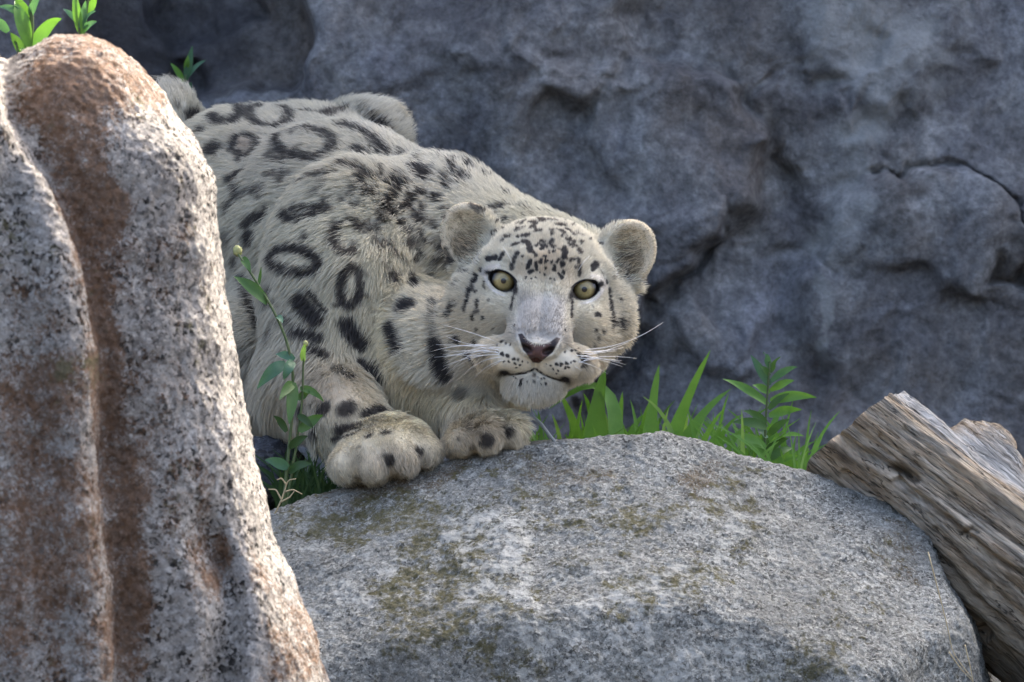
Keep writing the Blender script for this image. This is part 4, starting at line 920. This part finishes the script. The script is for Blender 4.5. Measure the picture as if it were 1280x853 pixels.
    ca_ = hc.attributes.new('coat', 'FLOAT_COLOR', 'POINT'); ca_.data.foreach_set('color', np.concatenate([np.clip(col, .004, .9), np.ones((m, K, 1))], 2).astype(np.float32).ravel())
    mh, nt, b = new_mat('fur'); nt.nodes.remove(b); outn = nt.nodes['Material Output']
    df = nt.nodes.new('ShaderNodeBsdfDiffuse'); tr = nt.nodes.new('ShaderNodeBsdfTranslucent'); hr = nt.nodes.new('ShaderNodeBsdfHair'); hr.component = 'Reflection'
    cc = attr(nt, 'coat').outputs['Color']; nt.links.new(cc, df.inputs['Color']); nt.links.new(cc, tr.inputs['Color'])
    hr.inputs['Color'].default_value = (.9, .88, .85, 1); hr.inputs['RoughnessU'].default_value = .35; hr.inputs['RoughnessV'].default_value = .7
    m1 = nt.nodes.new('ShaderNodeMixShader'); m1.inputs[0].default_value = .25; m2 = nt.nodes.new('ShaderNodeMixShader'); m2.inputs[0].default_value = .05
    nt.links.new(df.outputs[0], m1.inputs[1]); nt.links.new(tr.outputs[0], m1.inputs[2]); nt.links.new(m1.outputs[0], m2.inputs[1]); nt.links.new(hr.outputs[0], m2.inputs[2]); nt.links.new(m2.outputs[0], outn.inputs['Surface'])
    hc.materials.append(mh); o = bpy.data.objects.new(name, hc); link(o); set_parent(o, leopard)
    return o
if FUR: tag(make_fur(480000, 'fur'), 'dense pale fur with dark rosettes')
lap('fur')

# ------------------------------------------------------------------ plants
def leaf_mat(name, c1, c2, trans=.35):
    m, nt, b = new_mat(name); v = coords(nt); col = mix(nt, noise(nt, v, 60, 3, .6), c1, c2)
    nt.links.new(col, b.inputs['Base Color']); b.inputs['Roughness'].default_value = .5; b.inputs['Specular IOR Level'].default_value = .35
    tr = nt.nodes.new('ShaderNodeBsdfTranslucent'); mx = nt.nodes.new('ShaderNodeMixShader'); mx.inputs[0].default_value = trans
    nt.links.new(mix(nt, 1.0, col, (.9, 1.0, .45), 'MULTIPLY'), tr.inputs['Color']); out = nt.nodes['Material Output']
    nt.links.new(b.outputs[0], mx.inputs[1]); nt.links.new(tr.outputs[0], mx.inputs[2]); nt.links.new(mx.outputs[0], out.inputs['Surface'])
    bump(nt, b, noise(nt, v, 240, 2), .3, .001); return m
m_grass = leaf_mat('grass_blade', (.11, .26, .045), (.20, .38, .085)); m_grass2 = leaf_mat('young_grass', (.20, .36, .09), (.32, .48, .16))
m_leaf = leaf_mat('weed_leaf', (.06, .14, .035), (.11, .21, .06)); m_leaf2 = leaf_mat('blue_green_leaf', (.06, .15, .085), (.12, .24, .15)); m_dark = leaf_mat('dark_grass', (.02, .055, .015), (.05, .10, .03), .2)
m_stem = leaf_mat('weed_stem', (.07, .12, .04), (.13, .16, .07), .1); m_bud = leaf_mat('bud', (.30, .32, .09), (.50, .48, .22), .1); m_dry = leaf_mat('dry_stalk', (.42, .33, .18), (.55, .45, .28), .1)
def leaf_geo(p0, p1, p2, w, fold=.35, n=9, wave=0., blade=False):
    C = bez(p0, p1, p2, n); tg = np.gradient(C, axis=0); tg /= np.linalg.norm(tg, axis=1)[:, None]+1e-9
    fc = np.array([rng.normal()*.35, -1, rng.normal()*.3+.25]); V_, F_ = [], []
    for i in range(n):
        t_ = i/(n-1); s_ = np.cross(tg[i], fc); s_ /= np.linalg.norm(s_)+1e-9; nn = np.cross(s_, tg[i]); nn *= -np.sign(nn[1]) if nn[1] else 1
        wd = w/2*((1-t_)**.55*(.72+.28*math.sin(math.pi*min(1, t_*1.6))) if blade else max(.03, math.sin(math.pi*(.08+.92*t_)**.8)**.9)) + .0002
        wv = wave*w*math.sin(t_*9)
        V_ += [C[i]-s_*wd+nn*wd*fold+nn*wv, C[i], C[i]+s_*wd+nn*wd*fold-nn*wv]
    for i in range(n-1):
        k = i*3; F_ += [[k, k+1, k+4, k+3], [k+1, k+2, k+5, k+4]]
    return V_, F_
def leaf(name, p0, p1, p2, w, mat, parent, **kw):
    V_, F_ = leaf_geo(p0, p1, p2, w, **kw); return mesh_obj(name, V_, F_, mat, parent)
def ctl(p0, p2, droop=.18):
    m_ = (p0+p2)/2; d = p2-p0; return m_+np.array([-d[2]*.0, rng.normal()*.01, np.linalg.norm(d)*droop])
def plant(name, label, cat, stems, leaves, y, buds=(), group=None, smat=None, foot=None):
    base = W(*stems[0][0][0], y) if foot is None else foot
    root = empty(name, base); tag(root, label, cat, group)
    for pts, r in stems:
        P_ = np.array([W(*p, y) for p in pts]); t_ = np.linspace(0, 1, len(P_)); tt = np.linspace(0, 1, 16)
        S_ = np.stack([np.interp(tt, t_, P_[:, k]) for k in range(3)], 1)
        S_[1:-1] = (S_[:-2]+2*S_[1:-1]+S_[2:])/4; S_[:, 1] += .004*np.sin(tt*5)
        tube('stem', S_, r, r*.6, smat or m_stem, root, 7)
    for p0, p2, w, mt, *ex in leaves:
        a_, c_ = W(*p0, y), W(*p2, y+rng.normal()*.012); c_[1] -= .012
        leaf('leaf', a_, ctl(a_, c_, ex[0] if ex else .15), c_, w/1000*1.05, mt, root, wave=.05)
    for (bx, by, br) in buds:
        bm = bmesh.new(); bmesh.ops.create_icosphere(bm, subdivisions=3, radius=br/1000)
        for v_ in bm.verts:
            k = 1+.22*math.sin(v_.co.x*9000/br)*math.sin(v_.co.y*9000/br+1)*math.sin(v_.co.z*9000/br); v_.co *= k; v_.co.z *= 1.25
        me = bpy.data.meshes.new('bud'); bm.to_mesh(me); bm.free(); me.materials.append(m_bud); me.polygons.foreach_set('use_smooth', np.ones(len(me.polygons), bool))
        o = bpy.data.objects.new('bud', me); link(o); o.location = W(bx, by, y); set_parent(o, root)
    return root
L1, L2 = m_leaf, m_leaf2
plant('flowering_weed', 'tall thin weed with a pale bud leaning in front of the leopard\'s shoulder', 'weed',
 [([(352, 655), (360, 570), (368, 490), (362, 432), (342, 388), (318, 348), (298, 318)], .0022), ([(356, 640), (370, 560), (378, 500), (379, 455), (381, 436)], .0018)],
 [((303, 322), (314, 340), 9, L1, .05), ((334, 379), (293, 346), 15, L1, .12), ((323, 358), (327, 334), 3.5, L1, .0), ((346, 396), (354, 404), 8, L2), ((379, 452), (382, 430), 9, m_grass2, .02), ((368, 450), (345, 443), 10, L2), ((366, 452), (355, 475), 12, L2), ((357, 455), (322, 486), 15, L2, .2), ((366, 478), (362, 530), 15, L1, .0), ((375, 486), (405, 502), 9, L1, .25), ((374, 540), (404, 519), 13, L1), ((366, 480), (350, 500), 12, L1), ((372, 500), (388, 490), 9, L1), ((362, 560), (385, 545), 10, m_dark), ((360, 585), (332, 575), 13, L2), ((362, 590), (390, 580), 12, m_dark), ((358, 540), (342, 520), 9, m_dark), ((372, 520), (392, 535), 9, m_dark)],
 -.03, buds=[(297, 314, 5.5), (382, 430, 3.2)])
plant('leafy_weed', 'leafy upright weed with narrow pointed leaves between grass and log', 'weed',
 [([(957, 640), (956, 560), (958, 510), (962, 452)], .0021)],
 [((962, 482), (938, 444), 11, L2, .05), ((962, 478), (996, 459), 10, L2, .22), ((963, 466), (976, 446), 8, L1), ((963, 502), (1020, 497), 13, m_grass, .15), ((960, 506), (903, 474), 11, m_grass, .12), ((961, 512), (986, 492), 9, L1), ((958, 528), (928, 514), 9, L1), ((957, 548), (944, 528), 13, L2), ((960, 545), (986, 524), 10, L1), ((962, 470), (950, 458), 7, L1), ((958, 565), (985, 548), 10, L1), ((956, 570), (935, 556), 10, m_grass), ((960, 585), (1000, 570), 10, m_grass), ((956, 590), (920, 575), 11, L1), ((962, 492), (940, 482), 10, m_grass), ((961, 520), (1002, 512), 12, m_grass), ((958, 535), (915, 528), 12, L1), ((962, 460), (954, 440), 8, L2), ((960, 555), (1004, 545), 12, m_grass), ((957, 560), (918, 545), 13, m_grass), ((960, 575), (990, 560), 12, L1), ((963, 488), (992, 476), 10, m_grass)], .30)
plant('leafy_weed', 'broad leaved green weed with two stalks rising behind the tall stained boulder', 'weed',
 [([(36, 330), (36, 80), (40, 30), (38, -25)], .0035), ([(30, 330), (33, 120), (20, 50)], .002)],
 [((38, 40), (18, -8), 16, m_grass, .05), ((38, 66), (78, 24), 15, m_grass, .3), ((36, 60), (20, 2), 17, m_grass), ((33, 72), (14, 42), 12, L1), ((38, 20), (52, -5), 9, L2), ((38, 30), (-2, 10), 9, L2, .3), ((10, 40), (-10, 22), 10, L2), ((36, 78), (26, 62), 12, m_grass)], -.55)
plant('leafy_weed', 'small thin weed with narrow leaves above the rounded top of the stained boulder', 'weed',
 [([(100, 330), (100, 60), (97, -10)], .0022), ([(102, 330), (104, 50), (112, -10)], .0018)],
 [((100, 40), (94, -8), 10, m_grass), ((102, 42), (108, 2), 9, L2), ((104, 40), (122, 28), 7, L2), ((98, 30), (80, 12), 6, L2), ((102, 45), (112, 32), 8, m_grass), ((108, 20), (122, -5), 9, m_grass), ((104, 30), (121, 15), 6, L2)], -.55)
plant('leafy_weed', 'little sprig of leaves standing behind the leopard\'s tail root', 'weed',
 [([(231, 560), (231, 200), (231, 118), (232, 92)], .0022)],
 [((232, 100), (241, 58), 11, L2, .05), ((231, 104), (214, 80), 8, m_grass), ((232, 100), (258, 76), 7, L2, .2), ((232, 116), (240, 104), 10, L2), ((232, 92), (236, 70), 8, m_grass)], 1.22)
# grass behind the front boulder
def grass_clump(label, blades, y, mat_pick):
    b0 = blades[0][0]; root = empty('grass_clump', W(b0[0], b0[1], y)); tag(root, label, 'grass', 'grass clumps behind the boulder')
    for p0, p1, p2, w, mt in blades:
        yy_ = y+rng.uniform(-.03, .03); leaf('blade', W(*p0, yy_), W(*p1, yy_+rng.normal()*.01), W(*p2, yy_-.02+rng.normal()*.02), w/1000*1.3, mt, root, blade=True, fold=.18, n=10)
    return root
G, Y2 = m_grass, m_grass2
grass_clump('clump of broad green grass blades right beside the leopard\'s chin', [((748, 610), (738, 520), (757, 460), 34, G), ((765, 610), (790, 420), (686, 512), 19, G), ((735, 610), (728, 540), (700, 492), 20, G), ((700, 610), (706, 550), (690, 518), 9, Y2), ((672, 610), (682, 555), (672, 512), 9, G), ((720, 610), (715, 560), (728, 500), 12, G), ((690, 610), (680, 560), (655, 525), 9, G), ((770, 610), (772, 540), (778, 490), 16, G), ((660, 610), (662, 560), (648, 520), 7, G)], .30, None)
grass_clump('clump of long arching grass blades beside the leafy weed', [((813, 610), (808, 530), (824, 456), 24, G), ((826, 610), (840, 530), (888, 438), 22, G), ((842, 610), (850, 530), (914, 486), 20, G), ((866, 610), (872, 550), (904, 512), 12, G), ((846, 610), (852, 525), (804, 496), 9, Y2), ((792, 610), (804, 555), (788, 500), 11, G), ((800, 610), (795, 550), (810, 505), 13, G), ((830, 610), (820, 560), (836, 510), 8, Y2), ((880, 610), (878, 560), (862, 520), 8, G), ((790, 610), (770, 560), (762, 510), 10, G), ((858, 610), (862, 560), (880, 525), 9, Y2)], .33, None)
grass_clump('sparse thin grass blades next to the leaning log', [((925, 620), (930, 565), (927, 512), 8, Y2), ((970, 620), (972, 570), (992, 498), 6, G), ((985, 620), (992, 590), (1012, 560), 8, G), ((1000, 620), (996, 580), (1020, 528), 3, Y2), ((940, 620), (932, 585), (915, 560), 8, G), ((990, 625), (985, 590), (975, 560), 8, G), ((1010, 625), (1004, 590), (990, 570), 9, G), ((948, 620), (955, 580), (972, 545), 7, G), ((905, 620), (900, 585), (888, 560), 9, G)], .28, None)
for i_, (lab, x0_, x1_, n_) in enumerate([('soft tuft of mixed green blades under the leopard\'s cheek', 655, 770, 16), ('soft tuft of mixed green blades around the foot of the leafy weed', 850, 985, 16), ('soft tuft of mixed green blades behind the crest of the boulder', 760, 870, 12)]):
    bl_ = []
    for _ in range(n_):
        bx_ = rng.uniform(x0_, x1_); hh_ = rng.uniform(45, 105); dx_ = rng.normal()*28; mt_ = [G, G, Y2, L1][rng.integers(4)]
        bl_.append(((bx_, 612), (bx_+dx_*.2, 600-hh_*.7), (bx_+dx_, 600-hh_*rng.uniform(.8, 1.05)), rng.uniform(6, 15), mt_))
    grass_clump(lab, bl_, .36+.03*i_, None)
def turf(name, label, n, xr, yr, top, y0, y1, mats, w):
    Vs, Fs = [], []; o0 = 0
    for _ in range(n):
        bx = rng.uniform(*xr); by = rng.uniform(*yr); y = rng.uniform(y0, y1); h = rng.uniform(*top); tx = bx+rng.normal()*h*.6
        V_, F_ = leaf_geo(W(bx, by, y), W(bx+(tx-bx)*.2, by-h*.6, y), W(tx, by-h, y-.01), rng.uniform(*w)/1000, blade=True, n=6, fold=.2)
        Vs += V_; Fs += [[i+o0 for i in f] for f in F_]; o0 = len(Vs)
    return tag(mesh_obj(name, Vs, Fs, mats), label, 'grass', kind='stuff')
turf('short_grass', 'short green grass growing along the back of the boulder', 190, (650, 1010), (585, 610), (30, 85), .22, .5, m_grass, (3, 9))
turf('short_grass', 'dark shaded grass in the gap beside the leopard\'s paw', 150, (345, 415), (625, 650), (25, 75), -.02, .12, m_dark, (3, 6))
# dry stalks and twigs
def stalk(label, paths, y, mat, r=.0009, name='dry_stalk', cat='stalk'):
    root = empty(name, W(*paths[0][0], y)); tag(root, label, cat)
    for pts in paths:
        P_ = np.array([W(*p, y) for p in pts]); tt = np.linspace(0, 1, 14); t_ = np.linspace(0, 1, len(P_)); S_ = np.stack([np.interp(tt, t_, P_[:, k]) for k in range(3)], 1)
        S_[1:-1] = (S_[:-2]+2*S_[1:-1]+S_[2:])/4; tube('stem', S_, r, r*.5, mat, root, 6)
    return root
stalk('pale dry grass stalk hanging down the edge of the grey boulder', [[(1160, 690), (1172, 735), (1186, 790), (1190, 815), (1216, 850)], [(1206, 806), (1212, 830), (1218, 862)], [(1186, 815), (1200, 835), (1216, 852)]], -.36, m_dry)
stalk('dry seed head standing by the dark grass beside the paw', [[(340, 650), (352, 625), (360, 600), (370, 599)], [(352, 625), (345, 612), (335, 612)], [(356, 615), (366, 612), (378, 618)], [(358, 606), (352, 598), (346, 600)], [(350, 628), (362, 622), (368, 614)]], -.06, m_dry, .0012)
m_root, nt, b = new_mat('pale_root'); b.inputs['Base Color'].default_value = (.34, .35, .33, 1); b.inputs['Roughness'].default_value = .8
tag(tube('twig', [W(640, 515, .1), W(660, 517, .07), W(676, 530, .05), W(688, 546, .04), W(700, 560, .04)], .003, .0022, m_root, None, 8), 'thin pale grey twig arching beside the leopard\'s far paw', 'twig')
# small dark stones beside the hind leg
def stone(name, label, c, r, seed, mat):
    bm = bmesh.new(); bmesh.ops.create_icosphere(bm, subdivisions=5, radius=1); V_ = np.array([v_.co[:] for v_ in bm.verts]); F_ = np.array([[v_.index for v_ in f.verts] for f in bm.faces]); bm.free()
    V_ = np.sign(V_)*np.abs(V_)**.8; V_ = V_*np.array(r)*(1+.22*fbm(V_*1.3+seed, 4)[:, None])+c
    return tag(mesh_obj(name, V_, F_, mat, attrs={'stain': 0*V_[:, 0], 'moss': 0*V_[:, 0], 'lichen': 0*V_[:, 0]}), label, 'stone')
m_stone = granite('dark_stone', (.17, .18, .20), (.10, .105, .12), (.035, .037, .045), (.1, .08, .06), (.1, .1, .06), 160)
stone('stone', 'dark blue grey stone lying under the leopard\'s hind leg', W(325, 592, .16), (.055, .05, .045), 3, m_stone)
stone('stone', 'grey stone between the front boulder and the far paw', W(700, 572, .10), (.06, .04, .022), 8, m_front)
lap('plants')
